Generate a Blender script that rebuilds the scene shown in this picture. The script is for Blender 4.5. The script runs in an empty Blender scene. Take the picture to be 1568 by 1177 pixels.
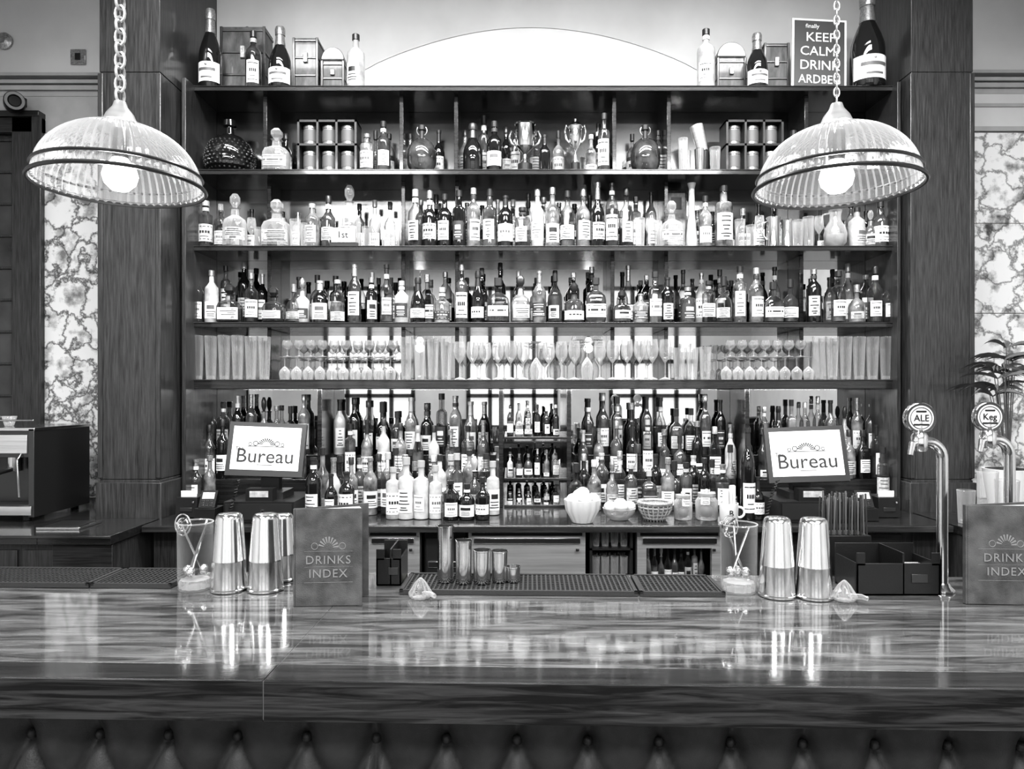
import bpy, math, random
from mathutils import Matrix, Vector
R_ = random.Random(7)
pi = math.pi
# ---- measured geometry (metres). Eye height 1.55, bar top 1.08, back counter 0.92
F, CX, HY, EYE, ZB, ZC = 1100.0, 784.0, 600.0, 1.55, 1.08, 0.92
def PX(u, Y): return (u-CX)*Y/F
def PZ(v, Y): return EYE+(HY-v)*Y/F
def BAR(u, v):
    d = F*(EYE-ZB)/(v-HY)
    return PX(u, d), d

# ------------------------------------------------------------ materials
def newmat(name):
    m = bpy.data.materials.new(name); m.use_nodes = True
    nt = m.node_tree
    return m, nt, nt.nodes['Principled BSDF'], nt.nodes, nt.links
def g(v): return (v, v, v, 1)
def plain(name, c, rough=.5, metal=0, coat=0, emis=0, bump=0, bscale=200, var=0, vscale=8):
    m, nt, b, N, L = newmat(name)
    b.inputs['Base Color'].default_value = g(c)
    b.inputs['Roughness'].default_value = rough
    b.inputs['Metallic'].default_value = metal
    b.inputs['Coat Weight'].default_value = coat
    if emis:
        b.inputs['Emission Color'].default_value = g(1)
        b.inputs['Emission Strength'].default_value = emis
    tc = N.new('ShaderNodeTexCoord')
    nz = N.new('ShaderNodeTexNoise'); nz.inputs['Scale'].default_value = vscale
    nz.inputs['Detail'].default_value = 5
    L.new(tc.outputs['Object'], nz.inputs['Vector'])
    if var:
        r = N.new('ShaderNodeValToRGB')
        r.color_ramp.elements[0].position = .3; r.color_ramp.elements[1].position = .7
        r.color_ramp.elements[0].color = g(max(0, c*(1-var))); r.color_ramp.elements[1].color = g(min(1, c*(1+var)))
        L.new(nz.outputs[0], r.inputs[0]); L.new(r.outputs[0], b.inputs['Base Color'])
    if bump:
        n2 = N.new('ShaderNodeTexNoise'); n2.inputs['Scale'].default_value = bscale
        L.new(tc.outputs['Object'], n2.inputs['Vector'])
        bp = N.new('ShaderNodeBump'); bp.inputs['Strength'].default_value = bump; bp.inputs['Distance'].default_value = .002
        L.new(n2.outputs[0], bp.inputs['Height']); L.new(bp.outputs[0], b.inputs['Normal'])
    return m
def wood(name, lo, hi, scale, rough=.25, p0=.35, p1=.7, coat=.2, dist=.6, detail=8, bump=.15):
    m, nt, b, N, L = newmat(name)
    tc = N.new('ShaderNodeTexCoord'); mp = N.new('ShaderNodeMapping')
    mp.inputs['Scale'].default_value = scale
    nz = N.new('ShaderNodeTexNoise'); nz.inputs['Scale'].default_value = 1
    nz.inputs['Detail'].default_value = detail; nz.inputs['Distortion'].default_value = dist
    nz.inputs['Roughness'].default_value = .62
    r = N.new('ShaderNodeValToRGB')
    r.color_ramp.elements[0].position = p0; r.color_ramp.elements[1].position = p1
    r.color_ramp.elements[0].color = g(lo); r.color_ramp.elements[1].color = g(hi)
    L.new(tc.outputs['Object'], mp.inputs[0]); L.new(mp.outputs[0], nz.inputs['Vector'])
    L.new(nz.outputs[0], r.inputs[0]); L.new(r.outputs[0], b.inputs['Base Color'])
    b.inputs['Roughness'].default_value = rough; b.inputs['Coat Weight'].default_value = coat
    b.inputs['Coat Roughness'].default_value = .05
    if bump:
        bp = N.new('ShaderNodeBump'); bp.inputs['Strength'].default_value = bump; bp.inputs['Distance'].default_value = .001
        L.new(nz.outputs[0], bp.inputs['Height']); L.new(bp.outputs[0], b.inputs['Normal'])
    return m
def marble(name, vein=.10, base=.85):
    m, nt, b, N, L = newmat(name)
    tc = N.new('ShaderNodeTexCoord')
    nz = N.new('ShaderNodeTexNoise'); nz.inputs['Scale'].default_value = 7
    nz.inputs['Detail'].default_value = 7; nz.inputs['Roughness'].default_value = .6
    L.new(tc.outputs['Object'], nz.inputs['Vector'])
    mx = N.new('ShaderNodeVectorMath'); mx.operation = 'MULTIPLY_ADD'
    mx.inputs[1].default_value = (.34, .34, .34); L.new(nz.outputs['Color'], mx.inputs[0]); L.new(tc.outputs['Object'], mx.inputs[2])
    vo = N.new('ShaderNodeTexVoronoi'); vo.feature = 'DISTANCE_TO_EDGE'; vo.inputs['Scale'].default_value = 5.5
    L.new(mx.outputs[0], vo.inputs['Vector'])
    r = N.new('ShaderNodeValToRGB'); e = r.color_ramp.elements
    e[0].position = .0; e[0].color = g(vein); e[1].position = .09; e[1].color = g(1)
    L.new(vo.outputs[0], r.inputs[0])
    r2 = N.new('ShaderNodeValToRGB'); e = r2.color_ramp.elements
    e[0].position = .36; e[0].color = g(base*.25); e[1].position = .50; e[1].color = g(base)
    L.new(nz.outputs[0], r2.inputs[0])
    m2 = N.new('ShaderNodeMix'); m2.data_type = 'RGBA'; m2.blend_type = 'MULTIPLY'; m2.inputs[0].default_value = 1
    L.new(r.outputs[0], m2.inputs[6]); L.new(r2.outputs[0], m2.inputs[7])
    L.new(m2.outputs[2], b.inputs['Base Color']); b.inputs['Roughness'].default_value = .3
    return m
def thin(name, tint, body, density, edge=.7, rough=.04, blend=.35):
    m, nt, b, N, L = newmat(name)
    b.inputs['Base Color'].default_value = g(body); b.inputs['Roughness'].default_value = rough
    b.inputs['Specular IOR Level'].default_value = .9
    tr = N.new('ShaderNodeBsdfTransparent'); tr.inputs[0].default_value = g(tint)
    lw = N.new('ShaderNodeLayerWeight'); lw.inputs['Blend'].default_value = blend
    mr = N.new('ShaderNodeMapRange'); mr.inputs['To Min'].default_value = density; mr.inputs['To Max'].default_value = edge
    mx = N.new('ShaderNodeMixShader')
    L.new(lw.outputs['Facing'], mr.inputs['Value']); L.new(mr.outputs[0], mx.inputs[0])
    L.new(tr.outputs[0], mx.inputs[1]); L.new(b.outputs[0], mx.inputs[2])
    L.new(mx.outputs[0], N['Material Output'].inputs[0])
    return m

M = {}
M['wood_v'] = wood('dark_wood_vertical', .010, .07, (130, 130, 7), .32, .3, .75, dist=.1)
M['wood_h'] = wood('dark_wood_horizontal', .008, .05, (6, 120, 120), .28, .3, .75, dist=.1)
M['apron'] = wood('bar_front_wood', .005, .06, (4, 70, 80), .3, .40, .70, dist=1.0)
M['lip'] = wood('bar_lip_wood', .012, .06, (3.0, 60, 60), .12, .3, .75)
M['top'] = wood('polished_bar_top', .035, .22, (5, 42, 4), .08, .38, .68, coat=.6, dist=.7, detail=10, bump=.01)
M['shelf'] = wood('shelf_wood', .008, .035, (4, 70, 70), .2, .3, .75, coat=.4, dist=.2)
M['crate'] = wood('crate_wood', .025, .12, (22, 22, 8), .5)
M['floorw'] = wood('floor_boards', .04, .14, (14, 1.5, 1), .35)
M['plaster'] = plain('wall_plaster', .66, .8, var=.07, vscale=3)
M['plaster_d'] = plain('shade_plaster', .53, .8, var=.12, vscale=2)  # darker tone of the less lit wall, set as colour
M['trim'] = plain('painted_trim', .42, .5, var=.1)
M['ceil'] = plain('ceiling_plaster', .7, .8)
M['marble'] = marble('veined_marble')
M['marble_r'] = marble('pale_veined_marble', .25, .88)
M['steel'] = plain('stainless_steel', .8, .14, 1, var=.05, vscale=30)
M['brushed'] = wood('brushed_steel', .5, .78, (2, 2, 60), .3, .3, .7, dist=.1); M['brushed'].node_tree.nodes['Principled BSDF'].inputs['Metallic'].default_value = .6
M['darkmetal'] = plain('dark_metal', .1, .3, .8)
M['black'] = plain('black_plastic', .015, .35, bump=.1)
M['straw'] = plain('black_straw', .05, .25)
M['rubber'] = plain('bar_mat_rubber', .035, .5, bump=.6, bscale=400)
M['leather'] = plain('buttoned_leather', .045, .42, var=.3, vscale=25, bump=.3, bscale=350)
M['bookcover'] = plain('menu_cover', .075, .55, var=.5, vscale=25, bump=.5, bscale=500)
M['booktext'] = plain('menu_foil_text', .24, .35)
M['paper'] = plain('paper', .75, .8)
M['white'] = plain('white_china', .8, .25)
M['screen'] = plain('display_white', .7, .3, emis=.45)
M['ink'] = plain('ink', .015, .5)
M['inkg'] = plain('grey_ink', .12, .5)
M['lab_w'] = plain('label_white', .80, .6)
M['lab_c'] = plain('label_cream', .45, .6, var=.3, vscale=60)
M['lab_d'] = plain('label_dark', .05, .5)
M['cap_d'] = plain('cap_dark', .03, .3)
M['cap_l'] = plain('cap_light', .55, .3, .4)
M['foil'] = plain('foil', .4, .3, .7, var=.4, vscale=120)
M['g_dark'] = plain('bottle_dark_glass', .010, .05, coat=.8)
M['g_amber'] = plain('bottle_amber_glass', .05, .05, coat=.8, var=.8, vscale=16)
M['g_mid'] = plain('bottle_whisky', .15, .05, coat=.8, var=.8, vscale=18)
M['g_clear'] = thin('bottle_clear_glass', .94, .06, .10, .95, .03, .5)
M['g_frost'] = plain('bottle_frosted', .42, .2, coat=.3, var=.3, vscale=20)
M['glass'] = thin('drinking_glass', .98, .65, .10, .9, .03, .35)
M['glass2'] = thin('cut_glass', .96, .6, .16, .92, .04, .45)
M['fglass'] = thin('mixing_glass_clear', .98, .6, .03, .6, .02, .25)
M['shade'] = thin('ribbed_lamp_glass', .93, .48, .22, .85, .07, .45)
M['bulb'] = plain('glowing_bulb', .9, .3, emis=7)
M['mirror'] = plain('mirror_glass', .55, .02, 1)
M['smoked'] = plain('smoked_mirror', .26, .14, 1, var=.5, vscale=2.5)
M['leaf'] = plain('leaf_green', .10, .4, var=.4)
M['citrus'] = plain('citrus_peel', .6, .4, bump=.4, bscale=250)
M['wicker'] = plain('wicker', .3, .6, var=.5, vscale=120)
M['pane'] = plain('window_pane_dark', .05, .08, coat=.5, var=.6, vscale=3)
M['sky'] = plain('bright_window_pane', .9, .5, emis=1.2)

# ------------------------------------------------------------ mesh builder
class MB:
    def __init__(s):
        s.v = []; s.f = []; s.mi = []; s.mats = []; s.M = Matrix.Identity(4)
    def mid(s, k):
        if k not in s.mats: s.mats.append(k)
        return s.mats.index(k)
    def av(s, p):
        s.v.append(tuple(s.M @ Vector(p))); return len(s.v)-1
    def face(s, idx, k):
        s.f.append(tuple(idx)); s.mi.append(s.mid(k))
    def box(s, x0, x1, y0, y1, z0, z1, k, rz=0, top=1.0):
        cx, cy = (x0+x1)/2, (y0+y1)/2; c, sn = math.cos(rz), math.sin(rz)
        ids = []
        for z, t in ((z0, 1), (z1, top)):
            for x, y in ((x0, y0), (x1, y0), (x1, y1), (x0, y1)):
                dx, dy = (x-cx)*t, (y-cy)*t
                ids.append(s.av((cx+dx*c-dy*sn, cy+dx*sn+dy*c, z)))
        a = ids
        for q in ((0, 3, 2, 1), (4, 5, 6, 7), (0, 1, 5, 4), (1, 2, 6, 5), (2, 3, 7, 6), (3, 0, 4, 7)):
            s.face([a[i] for i in q], k)
    def lathe(s, c, prof, k, seg=16, n=2, flute=0, nfl=0, sy=1, axis=None):
        cx, cy, cz = c; rings = []
        for p in prof:
            r, z = p[0], p[1]
            if r < 1e-6: rings.append([s.av((cx, cy, cz+z))])
            else:
                ring = []
                for i in range(seg):
                    a = 2*pi*i/seg+ (pi/4 if seg == 4 else 0)
                    co, si = math.cos(a), math.sin(a)
                    rr = r*(1+flute*math.cos(nfl*a)) if nfl else r
                    if n != 2:
                        x = math.copysign(abs(co)**(2/n), co); y = math.copysign(abs(si)**(2/n), si)
                    else: x, y = co, si
                    ring.append(s.av((cx+rr*x, cy+rr*y*sy, cz+z)))
                rings.append(ring)
        for j in range(len(rings)-1):
            a, b = rings[j], rings[j+1]
            kk = prof[j+1][2] if len(prof[j+1]) > 2 else k
            for i in range(seg):
                i2 = (i+1) % seg
                if len(a) == 1 and len(b) == 1: continue
                if len(a) == 1: s.face((a[0], b[i2], b[i]), kk)
                elif len(b) == 1: s.face((a[i], a[i2], b[0]), kk)
                else: s.face((a[i], a[i2], b[i2], b[i]), kk)
    def arc(s, c, r, z0, z1, half, k, seg=8, n=2, off=0, sy=1):
        lo = []; hi = []
        for i in range(seg+1):
            a = -pi/2+off-half+2*half*i/seg
            co, si = math.cos(a), math.sin(a)
            if n != 2:
                x = math.copysign(abs(co)**(2/n), co); y = math.copysign(abs(si)**(2/n), si)
            else: x, y = co, si
            lo.append(s.av((c[0]+r*x, c[1]+r*y*sy, c[2]+z0))); hi.append(s.av((c[0]+r*x, c[1]+r*y*sy, c[2]+z1)))
        for i in range(seg): s.face((lo[i], lo[i+1], hi[i+1], hi[i]), k)
    def tube(s, pts, r, k, seg=8, closed=False):
        pts = [Vector(p) for p in pts]; n = len(pts); rings = []
        rs = r if isinstance(r, (list, tuple)) else [r]*n
        prev = None
        for i in range(n):
            if closed: t = pts[(i+1) % n]-pts[i-1]
            else: t = pts[min(i+1, n-1)]-pts[max(i-1, 0)]
            t.normalize()
            if prev is None:
                up = Vector((0, 0, 1)) if abs(t.z) < .9 else Vector((0, 1, 0))
                a = t.cross(up).normalized()
            else:
                a = (prev-t*prev.dot(t)).normalized()
            prev = a; b = t.cross(a)
            rings.append([s.av(pts[i]+(a*math.cos(2*pi*j/seg)+b*math.sin(2*pi*j/seg))*rs[i]) for j in range(seg)])
        m = n if closed else n-1
        for i in range(m):
            A, B = rings[i], rings[(i+1) % n]
            for j in range(seg):
                j2 = (j+1) % seg; s.face((A[j], A[j2], B[j2], B[j]), k)
        if not closed:
            s.face(rings[0][::-1], k); s.face(rings[-1], k)
    def ring(s, c, R, r, k, seg=32, ts=6, sx=1, sy=1, plane='xy'):
        P = []
        for i in range(seg):
            a = 2*pi*i/seg; u, v = R*sx*math.cos(a), R*sy*math.sin(a)
            P.append((c[0]+u, c[1]+v, c[2]) if plane == 'xy' else ((c[0]+u, c[1], c[2]+v) if plane == 'xz' else (c[0], c[1]+u, c[2]+v)))
        s.tube(P, r, k, ts, True)
    def ball(s, c, r, k, seg=16, rings=8, sz=1, sx=1):
        s.lathe(c, [(max(0, r*math.sin(pi*i/rings)) if 0 < i < rings else 0, -r*sz*math.cos(pi*i/rings)) for i in range(rings+1)], k, seg)
    def poly(s, pts, y0, y1, k):
        a = [s.av((x, y0, z)) for x, z in pts]; b = [s.av((x, y1, z)) for x, z in pts]; n = len(pts)
        s.face(a, k); s.face(b[::-1], k)
        for i in range(n): s.face((a[i], b[i], b[(i+1) % n], a[(i+1) % n]), k)
    def text(s, body, size, c, k, ext=.0008, rx=pi/2, rz=0, ry=0, sx=1, spacing=1):
        cu = bpy.data.curves.new('t', 'FONT'); cu.body = body; cu.size = size; cu.extrude = ext
        cu.align_x = 'LEFT'; cu.align_y = 'CENTER'; cu.resolution_u = 3; cu.space_character = spacing
        ob = bpy.data.objects.new('t', cu); bpy.context.scene.collection.objects.link(ob)
        dg = bpy.context.evaluated_depsgraph_get(); e = ob.evaluated_get(dg); me = e.to_mesh()
        xs = [v.co.x for v in me.vertices]; mid = (min(xs)+max(xs))/2
        T = Matrix.Translation(c) @ Matrix.Rotation(rz, 4, 'Z') @ Matrix.Rotation(ry, 4, 'Y') @ Matrix.Rotation(rx, 4, 'X') @ Matrix.Scale(sx, 4, (1, 0, 0)) @ Matrix.Translation((-mid, 0, 0))
        base = len(s.v)
        for v in me.vertices: s.av(T @ v.co)
        for p in me.polygons: s.face([base+i for i in p.vertices], k)
        e.to_mesh_clear(); bpy.data.objects.remove(ob); bpy.data.curves.remove(cu)
    def obj(s, name, bevel=0, angle=35):
        xs = [v[0] for v in s.v]; ys = [v[1] for v in s.v]; zs = [v[2] for v in s.v]
        o = Vector(((min(xs)+max(xs))/2, (min(ys)+max(ys))/2, min(zs)))
        me = bpy.data.meshes.new(name)
        me.from_pydata([tuple(Vector(v)-o) for v in s.v], [], s.f)
        for k in s.mats: me.materials.append(M[k])
        me.polygons.foreach_set('material_index', s.mi)
        me.polygons.foreach_set('use_smooth', [True]*len(s.f))
        me.update(); me.set_sharp_from_angle(angle=math.radians(angle))
        ob = bpy.data.objects.new(name, me); ob.location = o
        bpy.context.scene.collection.objects.link(ob)
        if bevel:
            b = ob.modifiers.new('bevel', 'BEVEL'); b.width = bevel; b.segments = 2; b.limit_method = 'ANGLE'; b.angle_limit = math.radians(40)
            b.harden_normals = False
        return ob

# ------------------------------------------------------------ bottles & glasses
BP = {
 'spirit': [(0, 0), (.93, 0), (1, .02), (1, .58), (.93, .64), (.6, .70), (.36, .75), (.33, .88), (.42, .885, 1), (.42, .99, 1), (.36, 1, 1), (0, 1, 1)],
 'wine': [(0, 0), (.93, 0), (1, .02), (1, .54), (.95, .60), (.72, .67), (.42, .73), (.36, .78), (.37, .781, 1), (.34, .94, 1), (.41, .945, 1), (.41, 1, 1), (0, 1, 1)],
 'champ': [(0, 0), (.9, 0), (1, .03), (1, .40), (.96, .47), (.8, .56), (.56, .66), (.45, .70), (.47, .701, 1), (.38, .86, 1), (.44, .87, 1), (.46, .95, 1), (.38, 1, 1), (0, 1, 1)],
 'tall': [(0, 0), (.93, 0), (1, .015), (1, .66), (.9, .71), (.45, .745), (.4, .77), (.4, .9), (.48, .9, 1), (.48, 1, 1), (0, 1, 1)],
 'squat': [(0, 0), (.9, 0), (1, .04), (1, .45), (.92, .55), (.6, .63), (.28, .68), (.26, .82), (.36, .825, 1), (.36, .99, 1), (0, 1, 1)],
 'bell': [(0, 0), (.95, 0), (1, .03), (.92, .25), (.84, .42), (.9, .52), (.8, .60), (.4, .68), (.32, .74), (.32, .88), (.44, .885, 1), (.44, .99, 1), (0, 1, 1)],
 'decanter': [(0, 0), (.85, 0), (1, .04), (1, .42), (.85, .52), (.35, .6), (.3, .72), (.45, .745), (.2, .76, 1), (.42, .84, 1), (.42, .93, 1), (.2, 1, 1), (0, 1, 1)],
 'globe': [(0, 0), (.45, 0), (.78, .06), (.97, .2), (1, .33), (.95, .47), (.75, .62), (.4, .71), (.17, .74), (.16, .88, 1), (.26, .9, 1), (.26, .99, 1), (0, 1, 1)],
}
def bottle(mb, x, y, z, H, R, kind='spirit', body='g_mid', cap='cap_d', label='lab_w', n=2, rng=R_, lz=None, seg=18):
    pw = 1 if kind in ('globe', 'champ', 'decanter') else rng.uniform(.82, 1.25)
    prof = [(r*R, h**pw*H, cap if (len(t) and t[0] == 1) else body) for r, h, *t in BP[kind]]
    fl = (.035, 10) if body == 'glass2' and n == 2 else (0, 0)
    mb.lathe((x, y, z), prof, body, 40 if fl[0] else seg, n, *fl)
    if body == 'g_clear':   # liquid
        lv = rng.uniform(.2, .55)**pw*H
        mb.lathe((x, y, z), [(0, .008), (R*.9, .008), (R*.9, lv), (0, lv)], rng.choice(['g_amber', 'g_mid', 'g_clear']), 12, n)
    if not label or kind == 'globe': return
    top = {'champ': .38, 'tall': .60, 'squat': .43, 'decanter': .4, 'bell': .24}.get(kind, .52)**pw
    z0 = (.07+rng.random()*.07)*H; z1 = z0+(top*H-z0)*rng.uniform(.65, .95)
    if kind == 'bell': z0 = .04*H
    half = rng.choice([.8, 1.05, 1.3]); off = rng.uniform(-.35, .35)
    c = (x, y, z)
    mb.arc(c, R*1.025, z0, z1, half, label, 8, n, off)
    ink = 'lab_w' if label == 'lab_d' else rng.choice(['ink', 'ink', 'inkg'])
    h = z1-z0; q = rng.random()
    if q < .25:
        mb.arc(c, R*1.045, z0+h*.55, z0+h*.78, half*.5, ink, 4, n, off)
        for t in (.38, .24, .12): mb.arc(c, R*1.045, z0+h*t, z0+h*(t+.045), half*rng.uniform(.35, .75), ink, 4, n, off)
    elif q < .6:
        mb.arc(c, R*1.045, z0+h*.84, z0+h*.88, half*.8, ink, 4, n, off)
        for dx in (-.4, -.12, .16, .42): mb.arc(c, R*1.045, z0+h*.48, z0+h*.62, half*.1, ink, 2, n, off+dx*half)
        mb.arc(c, R*1.045, z0+h*.12, z0+h*.15, half*.8, ink, 4, n, off)
        mb.arc(c, R*1.045, z0+h*.28, z0+h*.31, half*.4, ink, 4, n, off)
    else:
        for t in (.84, .68, .5, .36, .2, .1): mb.arc(c, R*1.045, z0+h*t, z0+h*(t+.045), half*rng.uniform(.2, .7), ink, 4, n, off)
    if rng.random() < .4 and kind in ('spirit', 'wine', 'tall'):
        mb.arc(c, R*(.42 if kind != 'tall' else .47), H*.79**pw, H*.86**pw, 3.1, rng.choice(['lab_w', 'lab_d', 'lab_c']), 12, 2)
def rnd_bottle(mb, x, y, z, H, R, rng=R_, dark=.35):
    kind = rng.choices(['spirit', 'wine', 'tall', 'squat', 'decanter', 'champ', 'bell'], [5, 4, 2.6, 2, .6, .4, 1.4])[0]
    n = rng.choice([2, 2, 2, 5]) if kind in ('spirit', 'squat', 'tall') else 2
    body = rng.choices(['g_dark', 'g_amber', 'g_mid', 'g_clear', 'g_frost'], [dark*6, 2, 2, 3.4, .6])[0]
    cap = rng.choice(['cap_d', 'cap_d', 'cap_l', 'foil'])
    lab = rng.choices(['lab_w', 'lab_c', 'lab_d'], [5, 2.5, 1.6])[0]
    R *= rng.uniform(.86, 1.04)
    if kind == 'squat': R *= 1.18; H *= .85
    if kind == 'tall': R *= .9
    if n == 5: R *= .92
    bottle(mb, x, y, z, H, R, kind, body, cap, lab, n, rng)
def tumbler(mb, x, y, z, h, r, k='glass', fl=0, rb=.82):
    mb.lathe((x, y, z), [(0, 0), (r*rb, 0), (r*(rb+.02), h*.05), (r*.985, h*.96), (r*1.01, h*.985), (r*.98, h)], k, 20 if not fl else 36, 2, fl, 9 if fl else 0)
    mb.lathe((x, y, z), [(r*rb*.9, h*.012), (r*rb*.9, h*.08), (0, h*.09)], 'glass2', 12)
def stem(mb, x, y, z, h, r, k='glass', inv=False):
    p = [(0, 0), (r*.85, 0), (r*.8, .02*h), (r*.12, .06*h), (r*.09, .12*h), (r*.09, .42*h), (r*.3, .46*h), (r*.85, .6*h), (r, .74*h), (r*.82, h)]
    if inv: p = [(a, h-b) for a, b in p[::-1]]
    mb.lathe((x, y, z), p, k, 16)

# ------------------------------------------------------------ room shell
XL, XR, YB, YR, ZT = -4.2, 4.2, 4.3, -4.2, 4.25
def boxobj(name, k, *a, bevel=0):
    mb = MB(); mb.box(*a, k); return mb.obj(name, bevel)
boxobj('floor', 'floorw', XL-.1, XR+.1, YR-.1, YB+.1, -.1, 0)
boxobj('ceiling', 'ceil', XL-.1, XR+.1, YR-.1, YB+.1, ZT, ZT+.1)
boxobj('wall_back', 'plaster', XL, XR, YB, YB+.1, 0, ZT)
boxobj('wall_left', 'plaster', XL-.1, XL, YR, YB, 0, ZT)
boxobj('wall_right', 'plaster', XR, XR+.1, YR, YB, 0, ZT)
mb = MB()
wins = [(-3.3, -1.7), (-.8, .8), (1.7, 3.3)]
mb.box(XL, XR, YR-.1, YR, 0, .9, 'plaster'); mb.box(XL, XR, YR-.1, YR, 3.4, ZT, 'plaster')
xs = [XL]+[q for w in wins for q in w]+[XR]
for i in range(0, len(xs), 2): mb.box(xs[i], xs[i+1], YR-.1, YR, .9, 3.4, 'plaster')
mb.obj('wall_front')
for i, (a, b) in enumerate(wins):
    mb = MB()
    mb.box(a, b, YR-.06, YR-.05, .9, 3.4, 'sky')
    for x in (a, a+.38, a+.765, a+1.15, b-.07): mb.box(x, x+.07, YR-.05, YR+.02, .9, 3.4, 'wood_v')
    for z in (.9, 1.45, 2.05, 2.65, 3.33): mb.box(a, b, YR-.05, YR+.02, z, z+.07, 'wood_v')
    mb.obj('window_%d' % (i+1))
for i, y in enumerate((-3.2, -1.7, 0.2)):
    boxobj('trim_beam_%d' % (i+1), 'wood_h', XL, XR, y, y+.22, ZT-.18, ZT)
boxobj('trim_wainscot', 'wood_h', XL, XR, YR, YR+.03, 0, .88)

# wall dressing left & right of the bar
def cornice(name, x0, x1, zt):
    mb = MB()
    for dz, dy, h in ((0, .06, .018), (-.018, .045, .02), (-.045, .03, .027), (-.075, .015, .03)):
        mb.box(x0, x1, YB-dy, YB, zt+dz-(h if dz else 0), zt+dz if dz else zt+.018, 'trim')
    mb.obj(name)
cornice('trim_1', XL, -2.1, PZ(122, 4.3)); cornice('trim_2', 2.45, XR, PZ(118, 4.3))
boxobj('trim_frieze_left', 'trim', XL, -2.1, YB-.012, YB, PZ(205, 4.3), PZ(137, 4.3))
mb = MB()
mb.box(2.45, XR, YB-.012, YB, PZ(200, 4.3), PZ(137, 4.3), 'plaster'); mb.box(2.45, XR, YB-.03, YB-.012, PZ(203, 4.3), PZ(196, 4.3), 'trim'); mb.box(2.45, XR, YB-.02, YB-.012, PZ(165, 4.3), PZ(160, 4.3), 'trim')
mb.obj('trim_frieze_right')
boxobj('marble_wall_panel', 'marble', -2.80, -2.1, YB-.02, YB, ZC, PZ(206, 4.3))
mb = MB()
for a, b in ((PZ(343, 4.3)+.002, PZ(205, 4.3)), (PZ(480, 4.3)+.002, PZ(343, 4.3)-.002), (ZC, PZ(480, 4.3)-.002)): mb.box(2.45, XR, YB-.02, YB, a, b, 'marble_r')
mb.obj('marble_wall_panel')
# door/partition left
mb = MB(); xr = PX(65, 4.26); zt = PZ(181, 4.26)
mb.box(xr-.17, xr, YB-.06, YB-.001, 0, zt, 'wood_v'); mb.box(XL+.01, xr, YB-.06, YB-.001, zt-.09, zt, 'wood_h')
mb.box(XL+.01, xr, YB-.075, YB-.001, zt, zt+.035, 'wood_h'); mb.box(xr-.045, xr+.012, YB-.075, YB-.06, 0, zt, 'wood_v')
mb.box(XL+.01, xr-.17, YB-.02, YB-.001, 0, zt-.09, 'pane')
for i in range(1, 6): mb.box(xr-.17-i*.22-.01, xr-.17-i*.22+.01, YB-.03, YB-.02, 0, zt-.09, 'wood_v')
for i in range(12): mb.box(XL+.01, xr-.17, YB-.03, YB-.02, .95+i*.19, .965+i*.19, 'wood_v')
mb.obj('door_1', .004)

# darker plaster sheet; its arched cut-out paints the lit area of the wall
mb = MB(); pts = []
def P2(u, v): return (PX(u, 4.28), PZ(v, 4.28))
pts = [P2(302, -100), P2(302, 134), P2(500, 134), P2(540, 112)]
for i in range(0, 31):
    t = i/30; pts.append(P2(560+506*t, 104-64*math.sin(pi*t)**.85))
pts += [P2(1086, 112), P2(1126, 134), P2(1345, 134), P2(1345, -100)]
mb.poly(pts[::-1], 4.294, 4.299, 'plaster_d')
mb.obj('arch_shade_sheet')

# ------------------------------------------------------------ columns
XCL0, XCL1, YCL = PX(152, 3.6), PX(245, 3.6), 3.6
XCR0, XCR1, YCR = PX(1395, 3.78), PX(1490, 3.78), 3.78
def column(x0, x1, y0):
    mb = MB(); zj = PZ(110, y0); zp = PZ(735, y0)
    mb.box(x0, x1, y0, YB-.001, 0, zp, 'wood_v')
    mb.box(x0, x1, y0, YB-.001, zp+.004, zj-.004, 'wood_v')
    mb.box(x0, x1, y0, YB-.001, zj, ZT-.001, 'wood_v')
    mb.box(x0+.004, x1-.004, y0+.004, YB-.002, 0, ZT-.002, 'wood_v')
    mb.box(x0-.012, x1+.012, y0-.012, YB-.001, 0, zp-.012, 'wood_v')
    mb.box(x0-.006, x0+.02, y0-.006, y0+.02, zp+.01, zj-.008, 'wood_v')
    mb.box(x1-.02, x1+.006, y0-.006, y0+.02, zp+.01, zj-.008, 'wood_v')
    return mb.obj('wooden_column', .003)
column(XCL0, XCL1, YCL); column(XCR0, XCR1, YCR)

# ------------------------------------------------------------ shelving
X0, X1 = XCL1+.034, XCR0-.030
YS, YM = 3.9, 4.2
SZ = [PZ(131, YS), PZ(259, YS), PZ(376, YS), PZ(493, YS), PZ(581, YS)]
DIV = [PX(u, YS) for u in (400, 612, 697, 943, 1028, 1242)]
POST = [PX(u, YS) for u in (487, 767, 872, 1147)]
def hit(x, r, lst): return any(abs(x-d) < r+.013 for d in lst)
mb = MB()
for i, z in enumerate(SZ):
    th = .028 if i < 4 else .05
    mb.box(X0, X1, YS, YM, z-th, z, 'shelf')
    mb.box(X0, X1, YS-.004, YS, z-.006, z, 'lip')
for x in DIV:
    for i in range(4): mb.box(x-.011, x+.011, YS+(.06 if i == 0 else .128), YM, SZ[i+1], SZ[i]-.028, 'shelf')
mb.box(X0-.018, X0+.004, YS-.1, YM, ZC, SZ[0]+.0, 'wood_v'); mb.box(X1-.004, X1+.014, YS-.05, YM, ZC, SZ[0], 'wood_v')
for x in POST: mb.box(x-.012, x+.012, YS+.03, YM, ZC, SZ[4]-.05, 'shelf')
for v in (668, 731, 772):
    z = PZ(v, 3.95); mb.box(PX(769, YS)+.01, PX(870, YS), YS+.03, YM, z-.014, z, 'shelf')
RIS = [(500, 758), (885, 1138), (292, 478), (1158, 1375)]
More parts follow.
